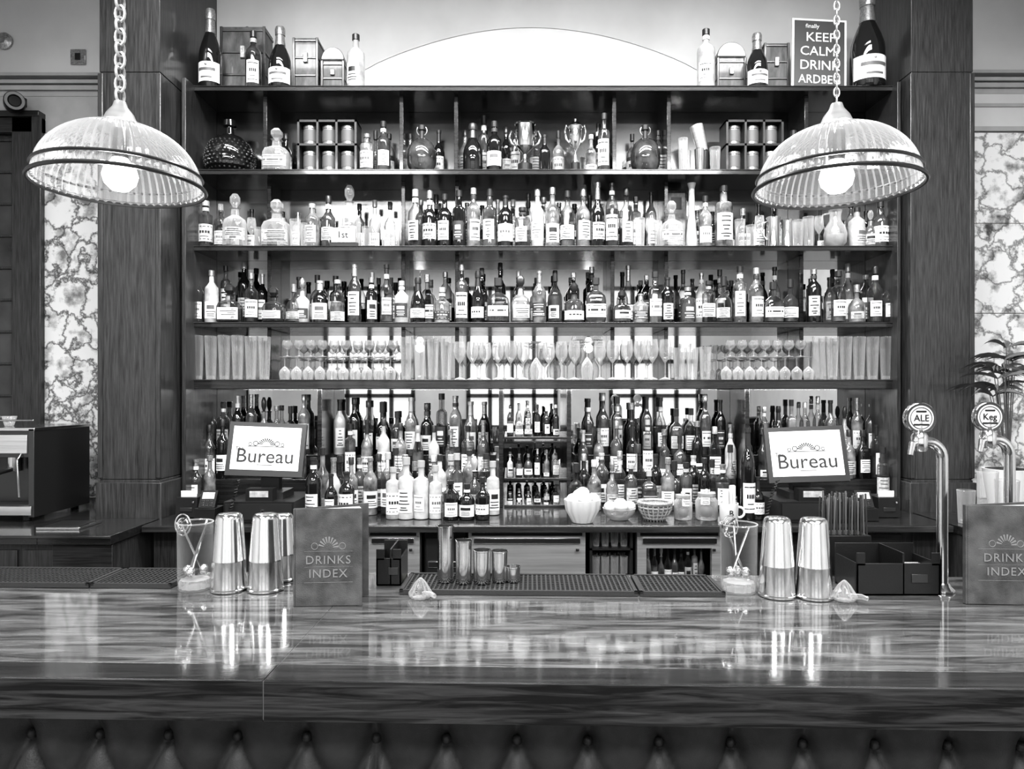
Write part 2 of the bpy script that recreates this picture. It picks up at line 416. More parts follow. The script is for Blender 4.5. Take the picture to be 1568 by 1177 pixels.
for a, b in RIS:
    xa, xb = PX(a, YS), PX(b, YS)
    mb.box(xa, xb, 4.03, YM, ZC+.002, 1.06, 'shelf'); mb.box(xa, xb, 4.115, YM, 1.06, 1.19, 'shelf')
mb.obj('back_bar_shelving', .002)
mb = MB(); mb.box(X0-.018, X1+.014, YM+.001, YM+.012, ZC, SZ[2]-.014, 'mirror'); mb.box(X0-.018, X1+.014, YM+.001, YM+.012, SZ[2]-.014, SZ[0], 'smoked'); mb.obj('back_bar_mirror')
boxobj('wall_alcove_backing', 'wood_v', X0-.018, X1+.014, YM+.013, YB-.001, ZC, SZ[0])

# ------------------------------------------------------------ top row A
zA = SZ[0]+.001
def champ(u, vt, w, y=4.0, lab='lab_w', name='champagne_bottle', vb=131):
    mb = MB(); bottle(mb, PX(u, y), y, zA, PZ(vt, y)-zA, w*y/F/2, 'champ', 'g_dark', 'foil', None, seg=24)
    H = PZ(vt, y)-zA; Rr = w*y/F/2; c = (PX(u, y), y, zA)
    mb.arc(c, Rr*1.02, H*.07, H*.31, 1.3, lab, 12)
    mb.arc(c, Rr*1.035, H*.20, H*.235, .8, 'inkg', 8); mb.arc(c, Rr*1.035, H*.11, H*.13, .5, 'inkg', 8)
    mb.ball((c[0], c[1]-Rr*.98, zA+H*.275), .008, 'foil', 10, 6)
    mb.obj(name)
champ(322, 15, 33, 3.97); champ(429, 42, 34, 3.97); champ(1159, 52, 32, 3.97); champ(1328, -8, 50, 3.97)
mb = MB()
for u, vt, w, b, l in ((388, 48, 24, 'g_amber', 'lab_w'), (545, 53, 27, 'g_frost', 'lab_w'), (1081, 45, 27, 'g_frost', 'lab_w')):
    y = 3.96
    bottle(mb, PX(u, y), y, zA, PZ(vt, y)-zA, w*y/F/2, 'spirit', b, 'cap_d', l)
mb.obj('spirit_bottle_group')
def crate(u0, u1, vt, y0, y1, name, handle=False, dome=False):
    mb = MB(); x0, x1 = PX(u0, y0), PX(u1, y0); h = PZ(vt, y0)-zA
    hb = h*.72 if dome else h
    mb.box(x0, x1, y0, y1, zA, zA+hb, 'crate')
    for t in (.02, .3, .62, .93):
        if dome and t > .7: continue
        mb.box(x0-.004, x1+.004, y0-.005, y1+.003, zA+h*t, zA+h*t+.012, 'darkmetal')
    for x in (x0-.003, x1-.012): mb.box(x, x+.015, y0-.008, y0, zA, zA+hb, 'wood_v')
    mb.box((x0+x1)/2-.012, (x0+x1)/2+.012, y0-.012, y0, zA+hb*.55, zA+hb*.72, 'foil')
    if dome:
        c = (x0+x1)/2; r = (x1-x0)/2
        pts = [(c+r*math.cos(pi*i/14), zA+hb+.002+(h-hb)*math.sin(pi*i/14)) for i in range(15)]
        mb.poly(pts[::-1], y0, y1, 'crate'); mb.poly([(p[0]*1, p[1]+.004) for p in pts[::-1]], y0-.004, y0+.012, 'darkmetal')
    if handle:
        c = (x0+x1)/2
        mb.tube([(c-.03, (y0+y1)/2, zA+h), (c-.028, (y0+y1)/2, zA+h+.02), (c, (y0+y1)/2, zA+h+.032), (c+.028, (y0+y1)/2, zA+h+.02), (c+.03, (y0+y1)/2, zA+h)], .005, 'darkmetal')
    mb.obj(name, .003)
crate(338, 406, 41, 4.05, 4.18, 'wooden_gift_box', handle=True)
crate(449, 487, 58, 4.0, 4.17, 'wooden_gift_box')
crate(492, 527, 74, 4.0, 4.15, 'wooden_chest', dome=True)
crate(1098, 1142, 66, 4.03, 4.17, 'wooden_chest', dome=True)
crate(1170, 1208, 66, 4.03, 4.18, 'wooden_gift_box')
# poster board
mb = MB(); y = 3.97; w, h = 84*y/F, 114*y/F
mb.M = Matrix.Translation((PX(1254, y), y, zA+.009)) @ Matrix.Rotation(math.radians(3), 4, 'Y') @ Matrix.Rotation(math.radians(-6), 4, 'X')
mb.box(-w/2, w/2, 0, .01, 0, h, 'lab_w'); mb.box(-w/2+.012, w/2-.012, -.002, 0, .012, h-.012, 'lab_d')
mb.text('finally', .034, (-.04, -.003, h*.89), 'lab_w', .001)
mb.text('KEEP', .075, (.01, -.003, h*.73), 'lab_w', .001, sx=1.05); mb.text('CALM!', .075, (.0, -.003, h*.53), 'lab_w', .001)
mb.text('DRINK', .078, (.005, -.003, h*.33), 'lab_w', .001, sx=.95); mb.text('ARDBEG', .07, (.0, -.003, h*.13), 'lab_w', .001, sx=.88)
mb.obj('poster_board')

# ------------------------------------------------------------ row B
zB2 = SZ[1]+.001
def rowitem(mb, u, vt, w, kind, body, cap, lab, y, zb, n=2):
    x = PX(u, y); bottle(mb, x, y, zb, PZ(vt, y)-zb, w*y/F/2, kind, body, cap, lab, n)
mb = MB(); y = 4.03; x = PX(352, y); H = PZ(184, y)-zB2; r = 37*y/F
prof = [(0, 0), (r*.6, 0), (r*.92, H*.12), (r, H*.32), (r*.86, H*.52), (r*.5, H*.68), (r*.18, H*.74), (r*.16, H*.86), (r*.28, H*.88), (r*.26, H*.98), (0, H)]
mb.lathe((x, y, zB2), prof, 'g_dark', 36)
for j in range(9):
    t = .08+j*.06; rr = r*(.80 if j == 0 else (.93 if j == 1 else (.98 if j == 2 else (1.0 if j < 5 else 1.0-.035*(j-4)**1.35))))
    for i in range(26):
        a = 2*pi*(i+.5*(j % 2))/26; mb.ball((x+rr*math.cos(a), y+rr*math.sin(a), zB2+H*t), .0065, 'g_amber', 6, 4)
mb.obj('hobnail_decanter')
for u in (646, 988):
    mb = MB(); rowitem(mb, u, 192, 46, 'globe', 'g_amber', 'cap_d', None, 4.0, zB2)
    mb.ring((PX(u, 4.0), 4.0, PZ(200, 4.0)), .028, .003, 'foil', 16, 5, plane='xz'); mb.obj('round_glass_flask')
mb = MB()
for u, vt, w, k, b, c, l, n in ((424, 197, 38, 'decanter', 'glass2', 'glass2', 'lab_c', 5), (562, 206, 22, 'tall', 'g_mid', 'foil', 'lab_c', 2), (587, 186, 22, 'spirit', 'g_amber', 'cap_d', 'lab_w', 2),
    (724, 190, 30, 'champ', 'g_dark', 'cap_d', None, 2), (757, 186, 24, 'spirit', 'g_dark', 'cap_d', 'lab_w', 2), (834, 207, 18, 'wine', 'g_dark', 'cap_d', None, 2),
    (905, 206, 18, 'bell', 'g_mid', 'cap_l', 'lab_w', 2), (925, 174, 19, 'tall', 'g_amber', 'cap_d', 'lab_w', 2), (1215, 200, 22, 'spirit', 'g_amber', 'cap_d', 'lab_w', 2), (1268, 190, 22, 'wine', 'g_dark', 'cap_d', 'lab_w', 2),
    (1300, 200, 24, 'spirit', 'g_mid', 'cap_d', 'lab_w', 2), (1335, 195, 22, 'tall', 'g_clear', 'cap_d', 'lab_w', 2)):
    rowitem(mb, u, vt, w, k, b, c, l, 3.99, zB2, n)
for u, vt, k, b in ((741, 178, 'tall', 'g_amber'), (712, 200, 'spirit', 'g_mid'), (775, 195, 'spirit', 'g_dark'), (855, 200, 'squat', 'g_mid'), (916, 190, 'wine', 'g_dark'), (575, 200, 'squat', 'g_clear'), (438, 205, 'spirit', 'g_dark'), (1285, 200, 'spirit', 'g_clear'), (1322, 205, 'wine', 'g_dark'), (310, 195, 'tall', 'g_clear'), (596, 205, 'spirit', 'g_clear'),
    (410, 215, 'spirit', 'g_clear'), (628, 205, 'spirit', 'g_mid'), (672, 200, 'wine', 'g_dark'), (820, 200, 'spirit', 'g_clear'), (790, 205, 'tall', 'g_amber'), (1008, 200, 'spirit', 'g_amber'), (968, 205, 'squat', 'g_clear')):
    rowitem(mb, u, vt, 18, k, b, 'cap_d', 'lab_c', 4.11, zB2)
mb.obj('display_bottle_row')
def trophy(u, vt, w, lid=False):
    mb = MB(); y = 3.955; x = PX(u, y); H = PZ(vt, y)-zB2; r = w*y/F/2
    mb.lathe((x, y, zB2), [(0, 0), (r*.62, 0, 'black'), (r*.62, H*.16, 'black'), (r*.45, H*.17), (r*.18, H*.28), (r*.14, H*.36), (r*.3, H*.42), (r*.72, H*.52), (r*.86, H*.72), (r*.82, H*(.82 if lid else .97)), (r*.9, H*(.84 if lid else 1)), (r*.72, H*(.82 if lid else .96)), (0, H*.5 if not lid else H*.84)], 'steel', 24)
    for s in (-1, 1):
        mb.tube([(x+s*r*.8, y, zB2+H*.8), (x+s*r*1.15, y, zB2+H*.86), (x+s*r*1.35, y, zB2+H*.74), (x+s*r*1.15, y, zB2+H*.6), (x+s*r*.75, y, zB2+H*.54)], .005, 'steel', 6)
    if lid: mb.lathe((x, y, zB2+H*.84), [(r*.85, 0), (r*.6, H*.06), (r*.15, H*.09), (r*.2, H*.13), (0, H*.16)], 'steel', 16)
    mb.obj('trophy_cup')
trophy(804, 190, 36); trophy(881, 180, 24, True)
def tinrack(u0, u1):
    mb = MB(); y0, y1 = 3.94, 4.07; x0, x1 = PX(u0, y0), PX(u1, y0); z0 = zB2; z1 = PZ(183, y0); t = .012; zm = (z0+z1)/2
    for z in (z0, zm, z1-t): mb.box(x0, x1, y0, y1, z, z+t, 'wood_h')
    n = 3
    for i in range(n+1):
        x = x0+(x1-x0-t)*i/n; mb.box(x, x+t, y0, y1, z0, z1, 'wood_v')
    for i in range(n):
        for zz in (z0+t, zm+t):
            xc = x0+t/2+(x1-x0-t)*(i+.5)/n; r = (x1-x0)/n*.38; hh = (z1-z0)/2-t*2-.012
            mb.lathe((xc, y0+.06, zz), [(0, 0), (r, 0), (r, hh*.12), (r*.95, hh*.13), (r*.95, hh*.85), (r, hh*.87), (r, hh), (0, hh)], 'foil', 16)
            mb.arc((xc, y0+.06, zz), r*.98, hh*.2, hh*.8, 1.2, 'inkg', 6)
    mb.obj('tin_display_rack')
tinrack(455, 546); tinrack(1112, 1200)
mb = MB()
tumbler(mb, PX(1046, 3.97), 3.97, zB2, .19, .027, 'glass2'); tumbler(mb, PX(1050, 4.06), 4.06, zB2, .15, .03, 'glass2'); tumbler(mb, PX(1072, 3.97), 3.97, zB2, .13, .032, 'steel'); tumbler(mb, PX(1095, 4.0), 4.0, zB2, .15, .03, 'glass2')
mb.M = Matrix.Translation((PX(1076, 3.97), 3.97, zB2+.12)) @ Matrix.Rotation(-.25, 4, 'Y')
mb.lathe((0, 0, 0), [(0, 0), (.028, 0), (.036, .14), (.036, .145), (0, .14)], 'brushed', 18)
mb.obj('cocktail_tin_group')

# ------------------------------------------------------------ row C
zC3 = SZ[2]+.001
mb = MB()
C = [(315, 308, 22), (636, 290, 23), (658, 292, 22), (681, 297, 23), (703, 292, 21), (725, 288, 21), (750, 290, 23), (774, 300, 23), (800, 318, 24), (823, 290, 20), (846, 287, 22), (869, 292, 22), (893, 289, 22), (915, 280, 22), (937, 281, 20), (959, 288, 22), (1080, 300, 20), (1108, 285, 27), (1312, 318, 24), (1348, 308, 24), (478, 312, 24), (503, 300, 22)]
rg = random.Random(11)
for i, (u, vt, w) in enumerate(C):
    y = 3.97 if i % 3 else 3.985
    k = rg.choice(['spirit', 'spirit', 'wine', 'tall']); b = rg.choice(['g_mid', 'g_amber', 'g_mid', 'g_dark', 'g_clear', 'g_frost'])
    bottle(mb, PX(u, y), y, zC3, PZ(vt, y)-zC3, w*y/F/2, k, b, rg.choice(['cap_d', 'cap_d', 'foil', 'cap_l']), rg.choice(['lab_w', 'lab_w', 'lab_w', 'lab_c', 'lab_d']), 2, rg)
for i in range(46):
    u = 292+i*23.5; y = 4.1; x = PX(u, y)
    if hit(x, .036, DIV) or 1010 < u < 1055: continue
    rnd_bottle(mb, x, y, zC3, (.27 if 600 < u < 1000 else .22)+rg.random()*.08, .034, rg)
mb.obj('whisky_bottle_row')
mb = MB()
for u, vt, w, k, b, n in ((360, 297, 36, 'decanter', 'glass2', 2), (424, 306, 40, 'decanter', 'glass2', 5), (535, 284, 34, 'decanter', 'glass2', 2), (1028, 308, 32, 'decanter', 'glass2', 5), (1333, 322, 20, 'decanter', 'g_mid', 2), (338, 312, 20, 'squat', 'g_clear', 2)):
    y = 3.985
    bottle(mb, PX(u, y), y, zC3, PZ(vt, y)-zC3, w*y/F/2, k, b, 'glass2', 'lab_c', n, rg)
mb.obj('decanter_group')
mb = MB(); y = 3.975; x = PX(1279, y); r = 17*y/F
H = PZ(322, y)-zC3
mb.lathe((x, y, zC3), [(0, 0), (r*.6, 0), (r*.95, H*.14), (r, H*.36), (r*.85, H*.55), (r*.5, H*.72), (r*.48, H*.85), (r*.6, H), (r*.55, H)], 'glass2', 28)
mb.lathe((x, y, zC3), [(0, .006), (r*.55, .006), (r*.88, H*.15), (r*.92, H*.34), (0, H*.36)], 'g_frost', 24)
mb.tube([(x-r*.5, y, zC3+H*.92), (x-r*1.1, y, zC3+H*.88), (x-r*1.25, y, zC3+H*.66), (x-r*.9, y, zC3+H*.48)], .005, 'glass2', 8); mb.obj('glass_pitcher')
mb = MB()
for u, h, r, k in ((285, .20, .036, 'steel'), (452, .15, .03, 0), (466, .13, .022, 0), (562, .12, .028, 0), (576, .15, .028, 1), (591, .1, .026, 0), (605, .13, .028, 0), (385, .14, .026, 1), (396, .11, .024, 0), (980, .16, .028, 0), (995, .13, .026, 1), (1008, .15, .022, 0), (1133, .16, .030, 0), (1150, .12, .028, 0), (1163, .15, .028, 1), (1222, .15, .030, 0), (1238, .17, .030, 0), (1254, .14, .026, 1)):
    y = 3.94+.05*rg.random()
    if k == 1: stem(mb, PX(u, y), y, zC3, h+.03, r, 'glass2')
    elif k == 0: tumbler(mb, PX(u, y), y, zC3, h, r, 'glass2', .03)
    else: mb.lathe((PX(u, y), y, zC3), [(0, 0), (r*.7, 0), (r, h), (r*.95, h), (r*.65, .01), (0, .01)], 'brushed', 18)
mb.lathe((PX(1059, 3.98), 3.98, zC3), [(0, 0), (.032, 0), (.034, .02), (.018, .2), (.016, .33), (.024, .36), (.018, .36), (.012, .3), (0, .02)], 'g_frost', 18)
mb.obj('cut_glassware_group')
mb = MB(); y = 3.945; x = PX(528, y)
mb.box(x-.075, x+.075, y-.03, y+.0, zC3, zC3+.02, 'black'); mb.box(x-.066, x+.066, y-.034, y-.02, zC3+.02, zC3+.10, 'foil')
mb.text('1st', .05, (x, y-.036, zC3+.06), 'ink'); mb.obj('award_plaque', .002)
for j, u in enumerate((1184, 1205)):
    mb = MB(); y = 3.95+.07*j; x = PX(u, y)
    mb.lathe((x, y, zC3), [(0, 0), (.04, 0), (.037, .02), (.034, .15), (.038, .165), (.03, .165), (.03, .02), (0, .02)], 'steel', 20)
    mb.tube([(x-.034, y, zC3+.14), (x-.06, y, zC3+.13), (x-.065, y, zC3+.08), (x-.038, y, zC3+.04)], .005, 'steel', 6)
    mb.obj('pewter_tankard')
mb = MB(); y = 4.12; x = PX(1030, y)+.02; mb.box(x-.06, x+.06, y, y+.015, zC3, zC3+.36, 'wood_v'); mb.box(x-.05, x+.05, y-.003, y, zC3+.015, zC3+.345, 'lab_c'); mb.box(x-.03, x+.03, y-.005, y-.003, zC3+.25, zC3+.32, 'inkg'); mb.obj('framed_label_picture')

# ------------------------------------------------------------ row D
zD = SZ[3]+.001
mb = MB(); rg = random.Random(5)
topsD = [(281, 395, 22), (302, 420, 20), (324, 414, 22), (352, 436, 34), (385, 418, 22), (419, 440, 30), (450, 424, 22), (463, 426, 24), (490, 430, 26), (517, 428, 24), (543, 405, 21), (569, 425, 21), (592, 405, 22), (615, 430, 22), (640, 425, 22), (677, 440, 26), (707, 405, 22), (732, 415, 22), (763, 425, 34), (797, 422, 28), (826, 415, 22), (850, 405, 21), (879, 433, 30), (912, 425, 30), (952, 445, 28), (981, 450, 26), (1003, 416, 22), (1022, 425, 22), (1053, 440, 26), (1085, 430, 22), (1108, 410, 24), (1133, 408, 22), (1158, 410, 22), (1184, 420, 26), (1210, 415, 22), (1246, 412, 24), (1284, 415, 24), (1312, 425, 24), (1340, 408, 22), (1362, 405, 20)]
for u, vt, w in topsD:
    y = 3.955+rg.random()*.02; H = PZ(vt, y)-zD; R = w*y/F/2
    if w >= 28: bottle(mb, PX(u, y), y, zD, H, R, rg.choice(['squat', 'decanter']), rg.choice(['g_clear', 'g_mid', 'g_amber']), 'cap_d', 'lab_w', rg.choice([2, 5]), rg)
    else: rnd_bottle(mb, PX(u, y), y, zD, H, R, rg)
for i in range(38):
    u = 290+i*28; y = 4.09+rg.random()*.02; x = PX(u, y)
    if hit(x, .04, DIV): continue
    rnd_bottle(mb, x, y, zD, .27+rg.random()*.09, .036, rg, .5)
mb.obj('liquor_bottle_row')

# ------------------------------------------------------------ row E glasses
zE = SZ[4]+.001
mb = MB(); rg = random.Random(3)
def span(u0, u1, du, fn):
    u = u0
    while u <= u1:
        fn(u); u += du
def T_(u, yy, h, r, k, fl=0):
    x = PX(u, yy)
    if yy > 4.0 and hit(x, r, DIV): return
    tumbler(mb, x, yy, zE, h, r, k, fl, .74)
def S_(u, yy, h, r, k, inv=False):
    x = PX(u, yy)
    if yy > 4.0 and hit(x, r, DIV): return
    stem(mb, x, yy, zE, h, r, k, inv)
for q, yy in enumerate((3.945, 4.07)):
    o = 9*q
    span(282+o, 420, 20.5, lambda u: T_(u, yy, .235+.012*rg.random(), .0345, 'glass'))
    span(436+o, 606, 18, lambda u: S_(u, yy, .125, .031, 'glass2', True))
    span(622+o, 688, 20.5, lambda u: T_(u, yy, .215+.02*rg.random(), .033, 'glass', .03))
    span(704+o, 945, 19.5, lambda u: S_(u, yy, .20+.015*rg.random(), .035, 'glass2', rg.random() < .4))
    span(960+o, 1026, 19.5, lambda u: S_(u, yy, .22, .035, 'glass2'))
    span(1040+o, 1098, 20, lambda u: T_(u, yy, .17+.04*rg.random(), .034, 'glass'))
    span(1112+o, 1238, 18, lambda u: S_(u, yy, .125, .031, 'glass2', True))
    span(1254+o, 1362, 20.5, lambda u: T_(u, yy, .235, .0345, 'glass'))
zz = zE+.126
for yy in (3.96, 4.04):
    span(440, 604, 18, lambda u: stem(mb, PX(u, yy), yy, zz, .09, .029, 'glass2'))
    span(1118, 1234, 18, lambda u: stem(mb, PX(u, yy), yy, zz, .09, .029, 'glass2'))
mb.obj('bar_glassware_row')

# ------------------------------------------------------------ back counter, fridges
mb = MB()
mb.box(X0-.016, X1+.012, 3.40, YM+.09, ZC-.035, ZC-.001, 'shelf'); mb.box(X0-.016, X1+.012, 3.385, 3.40, ZC-.032, ZC-.003, 'lip')
mb.box(X0-.016, PX(556, 3.45), 3.5, YM+.09, .0, ZC-.035, 'wood_v'); mb.box(PX(1108, 3.45), X1+.012, 3.5, YM+.09, 0, ZC-.035, 'wood_v')
for u in (300, 385, 470): 
    x = PX(u, 3.5); mb.box(x, x+.23, 3.488, 3.5, .12, ZC-.06, 'wood_h')
for u in (1120, 1210, 1300): 
    x = PX(u, 3.5); mb.box(x, x+.25, 3.488, 3.5, .12, ZC-.06, 'wood_h')
mb.obj('back_counter', .002)
def fridge(u0, u1, glassdoor=False, name='bar_fridge'):
    mb = MB(); y = 3.45; x0, x1 = PX(u0, y), PX(u1, y); z0, z1 = .04, ZC-.04
    mb.box(x0, x1, y+.5, y+.52, z0, z1, 'darkmetal'); mb.box(x0, x0+.015, y+.03, y+.5, z0, z1, 'darkmetal'); mb.box(x1-.015, x1, y+.03, y+.5, z0, z1, 'darkmetal')
    mb.box(x0, x1, y+.03, y+.5, z0, z0+.03, 'darkmetal'); mb.box(x0, x1, y+.03, y+.5, z1-.02, z1, 'darkmetal')
    mb.box(x0+.01, x0+.05, y+.02, y+.45, 0, z0, 'black'); mb.box(x1-.05, x1-.01, y+.02, y+.45, 0, z0, 'black')
    t = .05
    if glassdoor:
        mb.box(x0+.005, x0+t, y, y+.03, z0, z1, 'brushed'); mb.box(x1-t, x1-.005, y, y+.03, z0, z1, 'brushed')
        mb.box(x0+t, x1-t, y, y+.03, z1-.08, z1, 'brushed'); mb.box(x0+t, x1-t, y, y+.03, z0, z0+.07, 'brushed')
        for zz in (.3, .58): mb.box(x0+.016, x1-.016, y+.06, y+.45, zz, zz+.008, 'steel')
        for i in range(9):
            for zz in (.309, .589): rnd_bottle(mb, x0+.075+i*(x1-x0-.15)/8, y+.1, zz, .2, .02, rg, .1)
    else:
        mb.box(x0+.005, x1-.005, y, y+.03, z0, z1, 'brushed')
    mb.box(x0+.03, x1-.03, y-.014, y, z1-.055, z1-.03, 'steel'); mb.box(x0+.02, x1-.02, y-.003, y, z1-.02, z1-.006, 'black')
    mb.lathe((x1-.045, y-.02, z1-.09), [(0, 0), (.008, 0), (.008, .012), (0, .012)], 'darkmetal', 10)
    mb.obj(name, .002)
fridge(560, 644); fridge(716, 898); fridge(974, 1106, True)
mb = MB(); x0, x1, y = PX(903, 3.45), PX(969, 3.45), 3.45
for x in (x0, x1-.012): mb.box(x, x+.012, y, y+.5, 0, ZC-.04, 'darkmetal')
mb.box(x0, x1, y+.5, y+.51, .04, ZC-.04, 'black')
for z in (.1, .38, .62, .79):
    mb.box(x0, x1, y, y+.5, z, z+.01, 'darkmetal')
    for i in range(4):
        for yy in (y+.05, y+.13): tumbler(mb, x0+.035+i*(x1-x0-.07)/3, yy, z+.011, .075 if z > .7 else .12, .02, 'glass2')
mb.obj('glass_storage_rack')
mb = MB(); x0, x1 = PX(648, 3.45), PX(712, 3.45)
mb.box(x0, x1, 3.5, 3.95, .0, ZC-.04, 'black'); mb.box(x0+.01, x1-.01, 3.485, 3.5, .3, ZC-.08, 'darkmetal'); mb.box(x0+.02, x1-.02, 3.475, 3.485, .7, .73, 'steel'); mb.obj('under_counter_cabinet', .002)

# side counters
mb = MB()
mb.box(XL+.01, XCL0-.014, 3.15, YB-.08, ZC-.04, ZC, 'shelf'); mb.box(XCL0-.014, X0-.03, 3.15, YCL-.016, ZC-.04, ZC, 'shelf')
mb.box(XL+.01, X0-.04, 3.19, YCL-.02, 0, ZC-.04, 'wood_v')
for x in (-3.0, -2.72, -2.44, -2.16): mb.box(x, x+.25, 3.178, 3.19, .1, ZC-.07, 'wood_v')
mb.box(X0-.3, X0-.035, 3.172, 3.19, .0, ZC-.045, 'wood_h')
mb.box(XL+.01, X0-.03, 3.145, 3.15, ZC-.012, ZC-.001, 'lip')
mb.obj('side_counter', .002)
mb = MB()
mb.box(XCR1+.014, XR-.01, 3.15, YB-.08, ZC-.04, ZC, 'shelf'); mb.box(X1+.03, XCR1+.014, 3.15, YCR-.016, ZC-.04, ZC, 'shelf')
mb.box(X1+.035, XR-.02, 3.19, YCR-.02, 0, ZC-.04, 'wood_v')
for x in (2.2, 2.55, 2.9): mb.box(x, x+.32, 3.178, 3.19, .1, ZC-.07, 'wood_v')
mb.obj('side_counter', .002)
mb = MB(); x0, x1 = PX(70, 3.35), PX(135, 3.35)
mb.box(x0, x1, 3.28, 3.47, ZC+.001, ZC+.012, 'steel'); mb.box(x0+.02, x1-.02, 3.3, 3.45, ZC+.012, ZC+.014, 'darkmetal'); mb.obj('sink_basin', .003)

# lower bottles
rg = random.Random(21); zc = ZC+.001
mb = MB()
def lowrow(u0, u1, du, y, z, h0, h1, w=22, dark=.35):
    u = u0
    while u <= u1:
        x = PX(u, y); R = w*y/F/2
        if y < 3.9 or not hit(x, R, POST): rnd_bottle(mb, x, y, z, rg.uniform(h0, h1), R, rg, dark)
        u += du*rg.uniform(.95, 1.1)
for a, b in ((482, 755), (882, 1135)):
    if a < 600:
        lowrow(a, b, 27, 3.70, zc, .27, .32, 23)
    else:
        lowrow(a, b, 27, 3.84, zc, .24, .30, 22)
    lowrow(a+12, b, 27, 3.80 if a < 600 else 3.94, zc, .28, .35, 22, .5)
for a, b in ((512, 750), (893, 1133)):
    lowrow(a, b, 24.5, 4.07, 1.061, .27, .34, 19, .5); lowrow(a+8, b, 22, 4.155, 1.191, .29, .36, 18, .3)
lowrow(300, 352, 20, 4.07, 1.061, .3, .34, 19, .8); lowrow(420, 475, 20, 4.07, 1.061, .26, .32, 18, .6)
lowrow(302, 475, 20, 4.155, 1.191, .28, .35, 18, .5)
lowrow(1168, 1190, 20, 4.07, 1.061, .27, .32, 18, .4); lowrow(1300, 1365, 21, 4.07, 1.061, .25, .32, 19, .2); lowrow(1170, 1368, 20, 4.155, 1.191, .27, .35, 17, .2)
lowrow(1352, 1372, 21, 3.93, zc, .27, .33, 19, .2); lowrow(300, 330, 22, 3.9, zc, .24, .3, 19, .2)
mb.obj('back_counter_bottle_group')
mb = MB()
for u, vt, w in ((602, 715, 22), (622, 700, 25), (645, 705, 23), (667, 712, 20)):
    y = 3.58; bottle(mb, PX(u, y), y, zc, PZ(vt, y)-zc, w*y/F/2, 'tall', 'g_frost', 'cap_l', 'lab_w', 2, rg)
for u, vt, w in ((690, 735, 26), (715, 740, 24), (739, 730, 22)):
    y = 3.56; bottle(mb, PX(u, y), y, zc, PZ(vt, y)-zc, w*y/F/2, 'spirit', 'g_dark', 'cap_d', 'lab_w', 2, rg)
for u, vt, w in ((480, 700, 24), (507, 725, 20), (531, 722, 24), (1145, 655, 22), (1160, 730, 20)):
    y = 3.56; bottle(mb, PX(u, y), y, zc, PZ(vt, y)-zc, w*y/F/2, 'wine', 'g_dark', 'cap_d', 'lab_w', 2, rg)
mb.obj('mixer_bottle_group')
mb = MB()
for v, hh in ((668, .13), (731, .13), (772, .07), (795, .05)):
    z = PZ(v, 3.95)+.001 if v != 795 else zc
    for yy in (3.97, 4.07):
        u = 781
        while u < 864:
            rnd_bottle(mb, PX(u, 3.97), yy, z, hh*rg.uniform(.9, 1.25) if v != 668 else rg.uniform(.14, .2), .019, rg, .5); u += 14
mb.obj('miniature_bottle_group')
# bowls etc.
def bowl(u, y, r, h, k, name, fruit=None, fl=0):
    mb = MB(); x = PX(u, y)
    mb.lathe((x, y, zc), [(0, 0), (r*.55, 0), (r*.62, h*.1), (r*.92, h*.55), (r, h), (r*.94, h), (r*.85, h*.55), (r*.5, h*.15), (0, h*.13)], k, 28 if not fl else 84, 2, .03 if fl else 0, 14 if fl else 0)
    if k == 'wicker':
        for j in range(5): mb.ring((x, y, zc+h*(.12+.2*j)), r*(.68+.33*min(1, j/3.4)), .006, 'wicker', 28, 5)
        mb.ring((x, y, zc+h), r, .009, 'wicker', 28, 6)
        for i in range(20):
            a = 2*pi*i/20; mb.tube([(x+r*.6*math.cos(a), y+r*.6*math.sin(a), zc), (x+r*.98*math.cos(a), y+r*.98*math.sin(a), zc+h*.6), (x+r*1.03*math.cos(a), y+r*1.03*math.sin(a), zc+h)], .004, 'lab_c', 5)
    if fruit:
        for dx, dy, dz, rr in fruit: mb.ball((x+dx, y+dy, zc+h+dz), rr, 'citrus' if fruit else k, 16, 8, .88)
    mb.obj(name)
bowl(892, 3.48, .088, .11, 'white', 'fruit_bowl', [(-.045, -.02, 0, .036), (.01, -.04, .005, .036), (.05, 0, 0, .034), (-.01, .03, .012, .038), (.0, -.005, .03, .034)], 1)
bowl(948, 3.56, .082, .055, 'glass2', 'garnish_bowl', [(-.045, -.01, .005, .034), (.005, -.03, .01, .035), (.05, 0, .005, .033), (.01, .03, .015, .034)])
bowl(1003, 3.55, .080, .085, 'wicker', 'wicker_basket')
for u, y, r, h in ((1046, 3.56, .045, .12), (1082, 3.56, .055, .13)):
    mb = MB()
    x = PX(u, y); mb.lathe((x, y, zc), [(0, 0), (r*.9, 0), (r, .01), (r, h*.7), (r*.75, h*.85), (r*.78, h*.88), (r*.8, h, 'cap_l'), (0, h, 'cap_l')], 'glass2', 20)
    mb.ball((x, y, zc+r*.7), r*.6, 'inkg', 12, 6); mb.ball((x, y, zc+h+.008), .012, 'cap_l', 10, 6)
    mb.obj('glass_storage_jar')
mb = MB(); y = 3.46; x = PX(1116, y)
mb.lathe((x, y, zc), [(0, 0), (.036, 0), (.043, .01), (.045, .095), (.041, .095), (.04, .01), (0, .008)], 'white', 24)
mb.ring((x+.05, y, zc+.05), .025, .006, 'white', 16, 6, plane='xz'); mb.text('B', .04, (x, y-.046, zc+.05), 'ink')
for i in range(9):
    a = i*2.4; dx, dy = .02*math.cos(a), .02*math.sin(a); mb.box(x+dx-.012, x+dx+.012, y+dy-.002, y+dy+.002, zc+.03, zc+.14+.02*(i % 3), 'paper', rz=a)
mb.obj('sugar_packet_mug')

